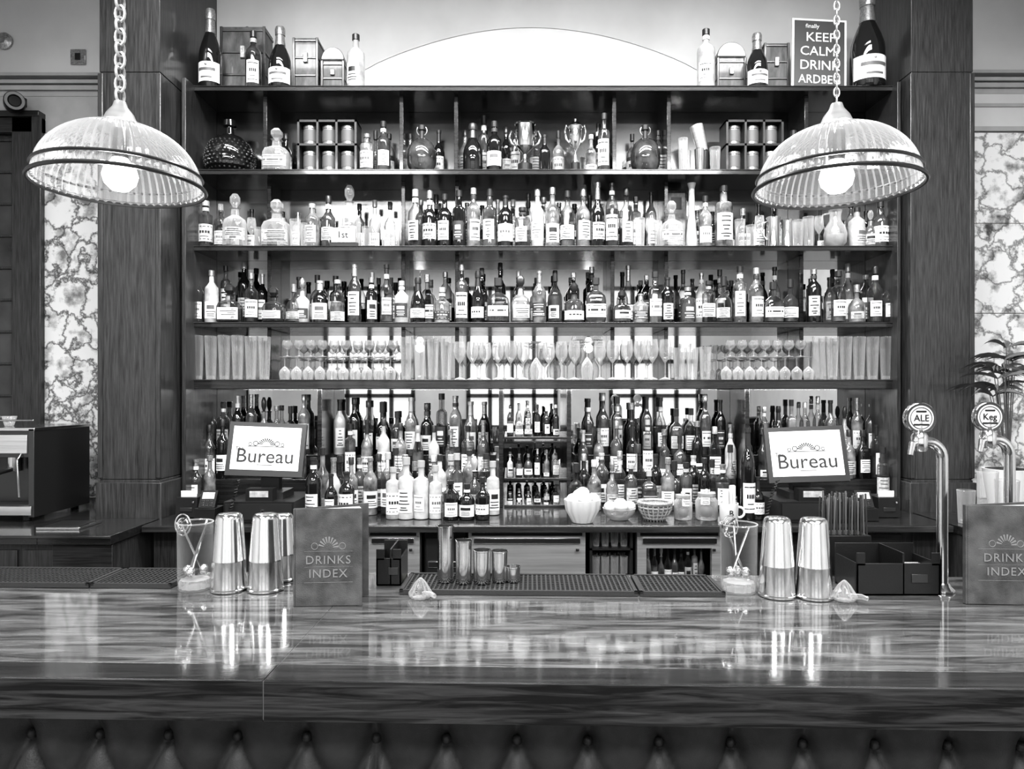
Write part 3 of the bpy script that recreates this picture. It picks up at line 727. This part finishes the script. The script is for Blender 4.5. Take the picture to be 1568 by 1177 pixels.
# POS terminals
def pos(u, vtop, w, yaw):
    y = 3.52; s = F/y; x = PX(u, y); W = w/s; H = W*.72
    mb = MB()
    mb.box(x-.17, x+.17, y-.06, y+.3, zc, zc+.10, 'black'); mb.box(x-.16, x+.16, y-.066, y-.06, zc+.015, zc+.09, 'darkmetal'); mb.lathe((x+.02, y-.07, zc+.055), [(0, 0), (.008, 0), (.008, .006), (0, .006)], 'steel', 10)
    mb.box(x-.09, x+.09, y+.02, y+.2, zc+.10, zc+.135, 'darkmetal'); mb.box(x-.045, x+.045, y+.1, y+.15, zc+.13, zc+.32, 'darkmetal')
    mb.box(x-.07, x+.06, y-.045, y+.02, zc+.10, zc+.16, 'black'); mb.box(x-.05, x+.04, y-.047, y-.045, zc+.12, zc+.15, 'lab_c')
    zb = PZ(vtop, y)-H*.97
    mb.M = Matrix.Translation((x, y, zb)) @ Matrix.Rotation(yaw, 4, 'Z') @ Matrix.Rotation(math.radians(2.5 if yaw > 0 else -2.5), 4, 'Y') @ Matrix.Rotation(math.radians(-14), 4, 'X')
    mb.box(-W/2, W/2, 0, .035, 0, H, 'black'); mb.box(-W/2+.03, W/2-.03, .035, .07, .03, H-.03, 'black')
    mb.box(-W/2+.022, W/2-.022, -.002, 0, .03, H-.022, 'screen')
    mb.text('Bureau', W*.265, (0, -.004, H*.36), 'ink', .001); mb.text('The', W*.07, (-W*.34, -.004, H*.50), 'ink', .001)
    mb.box(-W*.1, W*.1, -.004, -.002, H*.20, H*.212, 'inkg')
    for i in range(11):
        a0 = pi*i/11; a1 = pi*(i+.55)/11
        pts = [(W*.05*math.cos(a0), H*.58+W*.04*math.sin(a0)), (W*.11*math.cos(a0), H*.58+W*.09*math.sin(a0)), (W*.11*math.cos(a1), H*.58+W*.09*math.sin(a1)), (W*.05*math.cos(a1), H*.58+W*.04*math.sin(a1))]
        mb.poly(pts, -.004, -.002, 'ink')
    for sx in (-1, 1):
        mb.ring((sx*W*.14, -.003, H*.605), W*.03, .0018, 'ink', 16, 4, plane='xz'); mb.ring((sx*W*.21, -.003, H*.59), W*.02, .0015, 'ink', 16, 4, plane='xz')
    mb.box(-W*.24, W*.24, -.004, -.002, H*.545, H*.555, 'ink')
    mb.obj('till_terminal', .002)
pos(403, 648, 116, math.radians(5)); pos(1240, 654, 120, math.radians(-6))
def cardreader(u, y):
    mb = MB(); x = PX(u, y)
    mb.box(x-.05, x+.05, y, y+.12, zc, zc+.06, 'black'); mb.M = Matrix.Translation((x, y+.02, zc+.062)) @ Matrix.Rotation(-.5, 4, 'X')
    mb.box(-.04, .04, 0, .03, 0, .09, 'black'); mb.box(-.03, .03, -.002, 0, .045, .08, 'lab_c')
    for i in range(3):
        for j in range(3): mb.box(-.028+i*.02, -.014+i*.02, -.003, 0, .008+j*.011, .016+j*.011, 'darkmetal')
    mb.obj('card_reader', .002)
cardreader(313, 3.5); cardreader(1330, 3.5)
def printer(u, y):
    mb = MB(); x = PX(u, y)
    mb.box(x-.055, x+.055, y, y+.14, zc, zc+.10, 'black', top=.96); mb.box(x-.04, x+.04, y+.03, y+.035, zc+.09, zc+.13, 'paper'); mb.box(x-.03, x+.03, y-.003, y+.0, zc+.03, zc+.05, 'darkmetal'); mb.box(x+.03, x+.04, y-.004, y, zc+.07, zc+.08, 'steel')
    mb.obj('receipt_printer', .003)
printer(1362, 3.6); printer(285, 3.6)
for u in (345, 1172):
    mb = MB(); y = 3.42; pts = []
    for i in range(60):
        t = i/59; a = t*14*2*pi
        pts.append((PX(u, y)+.06*t+.008*math.cos(a), y+.02*math.sin(t*3)+.008*math.sin(a), zc+.01+t*.2))
    mb.tube(pts, .0025, 'black', 5); mb.obj('coiled_cable')

# espresso machine
mb = MB(); y0, y1 = 3.5, 3.95; x0, x1 = PX(-120, 3.5), PX(62, 3.55); z = zc
mb.box(x0, x1, y0+.12, y1, z+.04, z+.44, 'darkmetal'); mb.box(x0, x1, y0-.02, y1, z+.03, z+.075, 'steel'); mb.box(x0+.02, x1-.02, y0-.01, y0+.11, z+.075, z+.08, 'darkmetal')
mb.box(x0, x1, y0, y0+.12, z+.31, z+.44, 'darkmetal'); mb.box(x0+.02, x1-.03, y0-.006, y0, z+.33, z+.42, 'brushed'); mb.box(x0-.01, x1+.01, y0-.01, y1+.01, z+.44, z+.455, 'steel'); mb.box(x1-.02, x1+.008, y0-.01, y1, z+.02, z+.45, 'darkmetal')
for xx in (x0+.17, x0+.42):
    mb.lathe((xx, y0+.055, z+.24), [(0, 0), (.035, 0), (.035, .07), (0, .07)], 'steel', 16); mb.tube([(xx, y0+.02, z+.25), (xx, y0-.1, z+.24)], .012, 'black', 8)
mb.tube([(x1-.06, y0, z+.33), (x1-.06, y0-.03, z+.3), (x1-.05, y0-.03, z+.12)], .005, 'steel', 6)
for xx in (x0+.05, x1-.05):
    for yy in (y0+.03, y1-.04): mb.lathe((xx, yy, z), [(0, 0), (.02, 0), (.02, .04), (0, .04)], 'black', 10)
for i in range(4):
    mb.lathe((x0+.06+i*.085, y0+.16, z+.456), [(0, 0), (.02, 0), (.035, .05), (.032, .05), (.018, .006), (0, .006)], 'glass2', 14)
mb.tube([(x0, y0, z+.49), (x1, y0, z+.49)], .005, 'steel', 6)
mb.obj('espresso_machine', .003)
# left wall details
y = YB-.001; mb = MB(); x, z = PX(121, 4.3), PZ(88, 4.3)
mb.box(x-.045, x+.045, y-.012, y, z-.045, z+.045, 'foil'); mb.box(x-.016, x+.016, y-.018, y-.012, z-.02, z+.02, 'black'); mb.obj('wall_switch', .003)
mb = MB(); x, z = PX(8, 4.3), PZ(64, 4.3); mb.M = Matrix.Translation((x, y, z)) @ Matrix.Rotation(pi/2, 4, 'X')
mb.lathe((0, 0, 0), [(0, 0), (.05, 0), (.05, .015), (.02, .03), (.015, .07), (0, .07)], 'foil', 20); mb.obj('wall_fixture')
mb = MB(); x, z = PX(22, 4.15), PZ(150, 4.15)
mb.box(x-.1, x-.02, 4.24, YB-.001, z+.0, z+.05, 'black')
mb.M = Matrix.Translation((x-.07, 4.25, z)) @ Matrix.Rotation(math.radians(100), 4, 'X') @ Matrix.Rotation(math.radians(35), 4, 'Y')
mb.lathe((0, 0, 0), [(0, 0), (.05, 0), (.055, .02), (.055, .13), (.05, .14), (.035, .14, 'darkmetal'), (.028, .13, 'g_dark'), (0, .13, 'g_dark')], 'black', 20); mb.obj('security_camera')

# ------------------------------------------------------------ front bar
TH = math.radians(-1.6)
BM = Matrix.Translation((0, 1.157, 0)) @ Matrix.Rotation(TH, 4, 'Z')
xs = -.405
mb = MB(); mb.M = BM
for a, b in ((-2.9, xs-.001), (xs+.001, 2.9)):
    mb.box(a, b, .072, .70, ZB-.04, ZB, 'top'); mb.box(a, b, 0, .070, ZB-.066, ZB, 'apron'); mb.box(a, b, .002, .069, ZB, ZB+.0008, 'lip')
mb.box(xs-.001, xs+.001, .001, .70, ZB-.064, ZB-.001, 'inkg')
mb.box(-2.9, 2.9, .168, .60, 0, ZB-.04, 'wood_v'); mb.box(-2.9, 2.9, .05, .168, ZB-.085, ZB-.066, 'wood_h')
bar = mb.obj('bar_counter', .003)
# leather
mb = MB(); mb.M = BM
sp, x0p, z0p, sz2 = .1283, .133, .918, .24
xa, xb, za, zb_ = -2.2, 2.2, .1, ZB-.086
nx, nz = 760, 130
xseam = x0p-3*sp
idx = []
def sm(t): return t*t*(3-2*t)
for j in range(nz+1):
    zz = za+(zb_-za)*j/nz; row = []
    for i in range(nx+1):
        x = xa+(xb-xa)*i/nx; p = (x-x0p)/sp; q = (zz-z0p)/(sz2)
        d0 = math.hypot((p-round(p))*sp, zz-z0p)
        A, B_ = p+q, p-q
        if zz > z0p:
            t = min(1, (zz-z0p)/(zb_-z0p)); cr = 1-(abs(math.sin(pi*p))**2+.002)**.4
            h = 1-cr*(1-.5*sm(t))
        else:
            h = ((math.sin(pi*A)**2+.002)*(math.sin(pi*B_)**2+.002))**.24
        h = h-.35*math.exp(-(d0/.016)**2)
        h *= min(1, abs(x-xseam)/.010)
        row.append(mb.av((x, .15-.036*h, zz)))
    idx.append(row)
for j in range(nz):
    for i in range(nx): mb.face((idx[j][i], idx[j][i+1], idx[j+1][i+1], idx[j+1][i]), 'leather')
for r in range(0, 13):
    zz = z0p-r*sz2/2
    if zz < .15: break
    for i in range(-18, 17):
        x = x0p+sp*(i+(.5 if r % 2 else 0))
        if xa+.02 < x < xb-.02: mb.lathe((x, .150, zz), [(0, -.009), (.007, -.007), (.009, 0), (.007, .007), (0, .009)], 'leather', 12)
mb.box(-2.2, 2.2, .164, .166, .1, ZB-.09, 'black')
lp = mb.obj('button_tufted_leather_panel', 0, 80)

# bar mats
def mat_(u0, v0, u1, name='rubber_bar_mat'):
    mb = MB(); mb.M = BM
    x0, x1 = u0, u1; y0, y1 = v0
    mb.box(x0, x1, y0, y1, ZB+.001, ZB+.006, 'rubber')
    mb.box(x0, x1, y0, y0+.008, ZB+.006, ZB+.012, 'rubber'); mb.box(x0, x1, y1-.008, y1, ZB+.006, ZB+.012, 'rubber')
    mb.box(x0, x0+.008, y0, y1, ZB+.006, ZB+.012, 'rubber'); mb.box(x1-.008, x1, y0, y1, ZB+.006, ZB+.012, 'rubber')
    n = int((x1-x0)/.011)
    for i in range(1, n):
        x = x0+i*(x1-x0)/n; mb.box(x-.0022, x+.0022, y0+.008, y1-.008, ZB+.006, ZB+.0105, 'rubber')
    for j in range(1, 9):
        yy = y0+.008+(y1-y0-.016)*j/9; mb.box(x0+.008, x1-.008, yy-.0015, yy+.0015, ZB+.006, ZB+.010, 'rubber')
    mb.obj(name)
mat_(-1.75, (.535, .69), -1.03); mat_(-1.025, (.535, .69), -.83); mat_(-.275, (.50, .66), .275); mat_(.28, (.50, .66), .475)

z1 = ZB+.001
def tin(u, v, name='cocktail_shaker_tin', r=.041, h=.182, on=.0):
    mb = MB(); x, y = BAR(u, v); z = z1+on
    p = [(r, 0), (r+.0015, .001), (r+.0015, .005), (r-.0005, .007), (r*.93, h*.38), (r*.935, h*.385), (r*.935, h*.4), (r*.925, h*.405), (r*.75, h*.93), (r*.70, h*.97), (r*.6, h*.99), (0, h*.985)]
    mb.lathe((x, y, z), p, 'steel', 40); mb.obj(name)
def mixing(u, v, sd, r=.041, h=.158, on=0.0):
    mb = MB(); x, y = BAR(u, v); z = z1+on
    mb.lathe((x, y, z), [(0, 0), (r*.9, 0), (r*.95, .004), (r*.97, h*.3), (r, h)], 'fglass', 40)
    mb.ring((x, y, z+h), r*.985, .0018, 'glass2', 40, 6)
    mb.lathe((x, y, z+.003), [(0, 0), (r*.82, .0), (r*.86, .014), (r*.8, .02), (0, .022)], 'glass2', 48, 2, .06, 12)
    rg = random.Random(sd)
    for i in range(3):
        a = rg.random()*6; b = a+2.6+rg.random()*.8; r0, r1 = r*.5, r*.85
        p0 = Vector((x+r0*math.cos(a), y+r0*math.sin(a), z+.03)); p1 = Vector((x+r1*math.cos(b), y+r1*math.sin(b), z+h+.0))
        mb.tube([p0, p1], .0028, 'steel', 6)
        mb.ball(tuple(p0+Vector((0, 0, .012))), .011, 'steel', 10, 6, 1.2)
    px, pz = x-.024, z+h-.004
    mb.ring((px, y-.012, pz), .018, .002, 'steel', 24, 5, plane='xz', sy=1.4)
    mb.ring((px, y-.012, pz), .012, .0022, 'steel', 20, 5, plane='xz', sy=1.3)
    mb.tube([(px-.01, y-.012, pz-.02), (px, y-.012, pz+.01), (px+.012, y-.012, pz+.02)], .003, 'steel', 6)
    mb.obj('mixing_glass')
tin(351, 903); tin(407, 903); mixing(299, 901, 1); tin(432, 887, r=.036, h=.165)
tin(1190, 912); tin(1246, 914); mixing(1131, 905, 4, r=.043)
# jiggers
JG = [(682, 897, 26, 808), (710, 899, 26, 830), (738, 899, 28, 845), (765, 897, 25, 846), (786, 897, 22, 870)]
for u, v, w, vt in JG:
    mb = MB(); x, y = BAR(u, v); s = F/y; r = w/s/2; h = (v-vt-4)/s
    mb.lathe((x, y, z1+.011), [(0, 0), (r*.92, 0), (r*.95, .002), (r*.93, h*.5), (r*.95, h-.004), (r, h-.003), (r, h), (r*.93, h), (r*.88, h*.5), (r*.85, h*.4), (0, h*.4)], 'steel', 32)
    mb.obj('spirit_measure_cup')
def squeezer(u, v):
    mb = MB(); x, y = BAR(u, v); r = .026
    mb.lathe((x, y, z1), [(0, 0), (r*.8, 0), (r, .006), (r, .012), (r*.8, .02), (r*.5, .034), (r*.15, .044), (0, .046)], 'glass2', 48, 2, .06, 12)
    mb.tube([(x+.01, y-.008, z1+.01), (x+.028, y-.024, z1+.014), (x+.036, y-.034, z1+.012)], [.008, .006, .005], 'glass2', 8); mb.obj('citrus_reamer')
squeezer(644, 915); squeezer(1293, 919)
# menus
def menu(u, v, yaw, open_=.5, w=.146, h=.213):
    mb = MB(); x, y = BAR(u, v)
    B0 = Matrix.Translation((x, y, z1)) @ Matrix.Rotation(yaw, 4, 'Z'); mb.M = B0
    mb.box(-w/2, w/2, 0, .004, 0, h, 'bookcover')
    mb.text('DRINKS', .026, (.0, -.001, h*.47), 'booktext', .0006, spacing=1.12); mb.text('INDEX', .026, (.0, -.001, h*.33), 'booktext', .0006, spacing=1.12)
    mb.box(-w*.36, w*.36, -.0008, 0, h*.56, h*.563, 'booktext'); mb.box(-w*.36, w*.36, -.0008, 0, h*.24, h*.243, 'booktext')
    mb.box(-w*.36, w*.36, -.0008, 0, h*.40, h*.402, 'booktext')
    for i in range(9):
        a0 = pi*i/9; a1 = pi*(i+.5)/9
        pts = [(.01*math.cos(a0), h*.6+.01*math.sin(a0)), (.022*math.cos(a0), h*.6+.024*math.sin(a0)), (.022*math.cos(a1), h*.6+.024*math.sin(a1)), (.01*math.cos(a1), h*.6+.01*math.sin(a1))]
        mb.poly(pts, -.0008, 0, 'booktext')
    for sx in (-1, 1): mb.ring((sx*.03, 0, h*.615), .007, .0008, 'booktext', 14, 4, plane='xz')
    for i, ang in enumerate((.12, .22, .32, .42)):
        mb.M = B0 @ Matrix.Translation((-w/2+.002, .006, 0)) @ Matrix.Rotation(ang*open_*2, 4, 'Z'); mb.box(.002, w-.006, 0, .0012, .004, h-.004, 'paper')
    mb.M = B0 @ Matrix.Translation((-w/2, .006, 0)) @ Matrix.Rotation(.52*open_*2, 4, 'Z'); mb.box(0, w+.02, 0, .004, 0, h, 'bookcover')
    mb.M = B0; mb.box(-w/2-.003, -w/2+.002, 0, .012, 0, h, 'bookcover')
    mb.obj('drinks_menu', .0008)
menu(503, 928, math.radians(4), .42); menu(1541, 926, math.radians(-3), .3, w=.168, h=.218)
def caddy(u0, u1, v, h):
    xa, ya = BAR(u0, v); xb, yb = BAR(u1, v); mb = MB(); z = z1; y = ya; d = .11; t = .004
    mb.box(xa, xb, y, y+t, z, z+h*.75, 'black'); mb.box(xa, xb, y+d, y+d+t, z, z+h, 'black')
    mb.box(xa, xb, y, y+d, z, z+t, 'black')
    for x in (xa, xb-t):
        mb.box(x, x+t, y, y+d, z, z+h*.75, 'black')
    xm = xa+(xb-xa)*.55; mb.box(xm, xm+t, y, y+d, z, z+h, 'black')
    for x in (xa, xb-.02): mb.box(x, x+.02, y, y+t, z+h*.7, z+h, 'black')
    mb.box(xm+.02, xb-.03, y-.002, y, z+h*.3, z+h*.5, 'darkmetal')
    for i in range(9): mb.box(xm+.008, xb-.008, y+.012+i*.008, y+.013+i*.008, z+t, z+h*.6, 'lab_c')
    mb.obj('napkin_caddy', .001)
caddy(1312, 1440, 912, .098)
xa, ya = BAR(1328, 895); mb = MB()
mb.box(xa-.06, xa+.055, ya+.09, ya+.17, z1, z1+.10, 'black'); rg = random.Random(2)
for i in range(14):
    for j in range(4):
        x = xa-.052+i*.0077; yy = ya+.10+j*.017
        mb.tube([(x, yy, z1+.101), (x+rg.uniform(-.004, .004), yy, z1+.20+rg.uniform(-.014, .008))], .0026, 'straw' if (i+j) % 2 else 'inkg', 6)
mb.obj('straw_holder', .001)
caddy(576, 614, 897, .088)

# beer taps
def tap(u, v, vtop, ub, vb, txt):
    mb = MB(); x, y = BAR(u, v); s = F/y; z = z1
    zt = EYE+(HY-vtop)/s; dx = (ub-u)/s
    mb.lathe((x, y, z), [(0, 0), (.026, 0), (.026, .004), (.018, .012), (.0145, .02), (0, .02)], 'steel', 24)
    pts = [(x, y, z+.01)]; R = .04
    zc0 = zt-R
    pts += [(x, y, z+(zc0-z)*t) for t in (.2, .5, .8, 1)]
    for i in range(1, 9):
        a = pi/2*i/8; pts.append((x-R+R*math.cos(a), y, zc0+R*math.sin(a)))
    pts.append((x+dx*1.0+.0, y, zt))
    mb.tube(pts, .0125, 'steel', 16)
    xb = x+dx
    mb.lathe((xb, y, zt-.022), [(0, 0), (.015, 0), (.018, .01), (.018, .036), (.012, .045), (.008, .05), (.008, .07), (0, .07)], 'steel', 20)
    mb.tube([(xb-.0, y, zt), (xb-.022, y-.01, zt-.004), (xb-.028, y-.012, zt-.03)], [.010, .008, .006], 'steel', 10)
    zb = EYE+(HY-vb)/s; r = .037; mb.box(xb-.008, xb+.008, y-.006, y+.006, zt+.03, zb-r+.006, 'steel')
    mb.M = Matrix.Translation((xb, y, zb)) @ Matrix.Rotation(pi/2, 4, 'X')
    mb.lathe((0, 0, -.008), [(0, 0), (r*.97, 0), (r, .003), (r, .013), (r*.95, .016), (r*.92, .0158, 'lab_d'), (r*.80, .015, 'lab_d'), (0, .015, 'lab_w')], 'steel', 40)
    mb.M = Matrix.Identity(4)
    mb.text(txt, .022, (xb, y-.0085, zb), 'ink', .0006)
    mb.ring((xb, y-.0075, zb), r*.68, .0012, 'inkg', 32, 4, plane='xz')
    mb.box(xb-.018, xb+.018, y-.0085, y-.0075, zb-.017, zb-.013, 'ink'); mb.box(xb-.012, xb+.012, y-.0085, y-.0075, zb+.014, zb+.018, 'ink')
    mb.obj('beer_tap')
tap(1443, 905, 676, 1408, 640, 'ALE'); tap(1546, 895, 672, 1513, 638, 'Keg')
mb = MB()
for u, h, r in ((1512, .26, .045), (1542, .22, .05), (1500, .16, .04)):
    y = 3.35; tumbler(mb, PX(u, y)+.0, y+(.1 if u == 1500 else 0), zc, h, r, 'glass2', .02)
mb.obj('glass_vase_group')
mb = MB(); y = 3.45; x = PX(1562, y)+.08; rg = random.Random(9)
mb.lathe((x, y+.2, zc), [(0, 0), (.08, 0), (.11, .22), (.115, .24), (.1, .24), (.095, .2, 'crate'), (0, .2, 'crate')], 'white', 28)
base = Vector((x, y+.2, zc+.2))
for i in range(16):
    a = rg.uniform(0, 2*pi); tilt = rg.uniform(.02, .28); sl = rg.uniform(.4, .66)
    d = Vector((math.cos(a)*math.sin(tilt), math.sin(a)*math.sin(tilt)*.5, math.cos(tilt))); tip = base+d*sl
    mb.tube([base, base+d*sl*.5, tip], [.004, .003, .002], 'leaf', 5)
    for j in range(5):
        b = rg.uniform(0, 2*pi); L_ = rg.uniform(.14, .24)
        o = Vector((math.cos(b), math.sin(b)*.5, 0)); side = Vector((-o.y, o.x, 0)).normalized(); prev = None
        for t in range(7):
            q = t/6; p = tip+o*L_*q+Vector((0, 0, L_*(.6*q-.6*q*q))); w_ = .008*math.sin(pi*min(1, q*.9+.08))
            w2 = side*w_+Vector((0, 0, w_*.9)); A = mb.av(p-w2); B_ = mb.av(p+w2)
            if prev: mb.face((prev[0], prev[1], B_, A), 'leaf')
            prev = (A, B_)
mb.obj('potted_palm')

# ------------------------------------------------------------ pendant lamps
def pendant(u, v, r, y, big):
    x = PX(u, y); zr = PZ(v, y); mb = MB(); H = .132
    prof = []
    for i in range(15):
        t = i/14; a = t*pi/2*.94
        prof.append((r*math.cos(a)**.9*1.0 if i else r, H*math.sin(a)))
    mb.lathe((x, y, zr), [(r*1.05, -.006), (r*1.04, 0)]+prof, 'shade', 360, 2, .018, 60)
    mb.ring((x, y, zr-.006), r*1.06, .0045, 'darkmetal', 64, 6); mb.ring((x, y, zr+.022), r*1.016, .0035, 'darkmetal', 64, 6)
    zt = zr+H
    mb.lathe((x, y, zt-.012), [(.046, -.004), (.05, 0), (.046, .012), (.034, .02), (.028, .034), (.016, .05), (.012, .062), (0, .064)], 'brushed', 28)
    mb.lathe((x, y, zr+.045), [(.0, 0), (.016, .002), (.018, .03), (.018, .075), (0, .076)], 'darkmetal', 16)
    mb.lathe((x, y, zr-.018), [(0, 0), (.018, .004), (.032, .018), (.037, .036), (.032, .054), (.018, .07), (.014, .08)], 'bulb', 24)
    zc0 = zt+.052; n = 0
    pitch = .026 if big else .016; L_ = .021 if big else .012; tr = .0034 if big else .002
    while zc0+n*pitch < ZT-.02:
        cz = zc0+n*pitch+L_*.6; P = []
        for i in range(14):
            a = 2*pi*i/14; w_ = (L_*.5)*math.cos(a); hh = L_*.85*math.sin(a)
            P.append((x+w_, y, cz+hh) if n % 2 else (x+w_*.35, y+w_, cz+hh))
        mb.tube(P, tr, 'brushed', 6, True); n += 1
    mb.tube([(x, y, zt+.04), (x+.004, y+.004, ZT-.03)], .0022, 'inkg', 6)
    mb.lathe((x, y, ZT-.03), [(0, 0), (.03, 0), (.05, .03), (0, .03)], 'brushed', 20)
    ob = mb.obj('pendant_lamp')
    li = bpy.data.lights.new('pendant_glow', 'POINT'); li.energy = 2.5; li.shadow_soft_size = .04
    lo = bpy.data.objects.new('pendant_bulb_light', li); lo.location = (x-ob.location.x, y-ob.location.y, zr-.045-ob.location.z); lo.parent = ob
    bpy.context.scene.collection.objects.link(lo)
pendant(184, 281, .166, 1.6, True); pendant(1281, 284, .166, 1.6, False)

# ------------------------------------------------------------ lights
def area(name, loc, rot, sx, sy, e, spread=180):
    li = bpy.data.lights.new(name, 'AREA'); li.shape = 'RECTANGLE'; li.size = sx; li.size_y = sy; li.energy = e; li.spread = math.radians(spread)
    o = bpy.data.objects.new(name, li); o.location = loc; o.rotation_euler = rot; bpy.context.scene.collection.objects.link(o)
area('overhead_fill_a', (-1.7, -.7, ZT-.05), (0, 0, 0), 1.6, .7, 140)  # added area light without a fitting, general brightness for the room
area('overhead_fill_b', (1.7, -.7, ZT-.05), (0, 0, 0), 1.6, .7, 140)  # right-hand twin of the added overhead fill
area('overhead_fill_rear', (0, -2.5, ZT-.05), (math.radians(15), 0, 0), 5.5, .9, 260)  # added soft fill to lift the bar front and leather
area('overhead_fill_shelf', (.1, 2.35, ZT-.06), (math.radians(35), 0, 0), 3.8, .2, 85, 110)  # added fill tilted at the shelves to brighten the bottles
area('overhead_fill_aisle', (.1, 2.9, ZT-.05), (0, 0, 0), 3.6, .2, 70, 120)  # added downward fill over the aisle, no lamp modelled
area('shelf_fill_strip', ((X0+X1)/2, 3.93, SZ[4]-.053), (0, 0, 0), X1-X0-.1, .02, 12)  # added strip of light to brighten the bottles under the lowest shelf
w = bpy.data.worlds.new('world'); bpy.context.scene.world = w; w.use_nodes = True
w.node_tree.nodes['Background'].inputs[0].default_value = g(.9); w.node_tree.nodes['Background'].inputs[1].default_value = 1
# ------------------------------------------------------------ camera
cam = bpy.data.cameras.new('camera'); cam.sensor_width = 36; cam.lens = 36*F/1568; cam.shift_y = 11.5/1568; cam.clip_start = .05
co = bpy.data.objects.new('camera', cam); co.location = (0, 0, EYE); co.rotation_euler = (pi/2, 0, 0)
bpy.context.scene.collection.objects.link(co); bpy.context.scene.camera = co
bpy.context.scene.view_settings.view_transform = 'Standard'
try: bpy.context.scene.view_settings.look = 'Medium High Contrast'
except Exception: pass
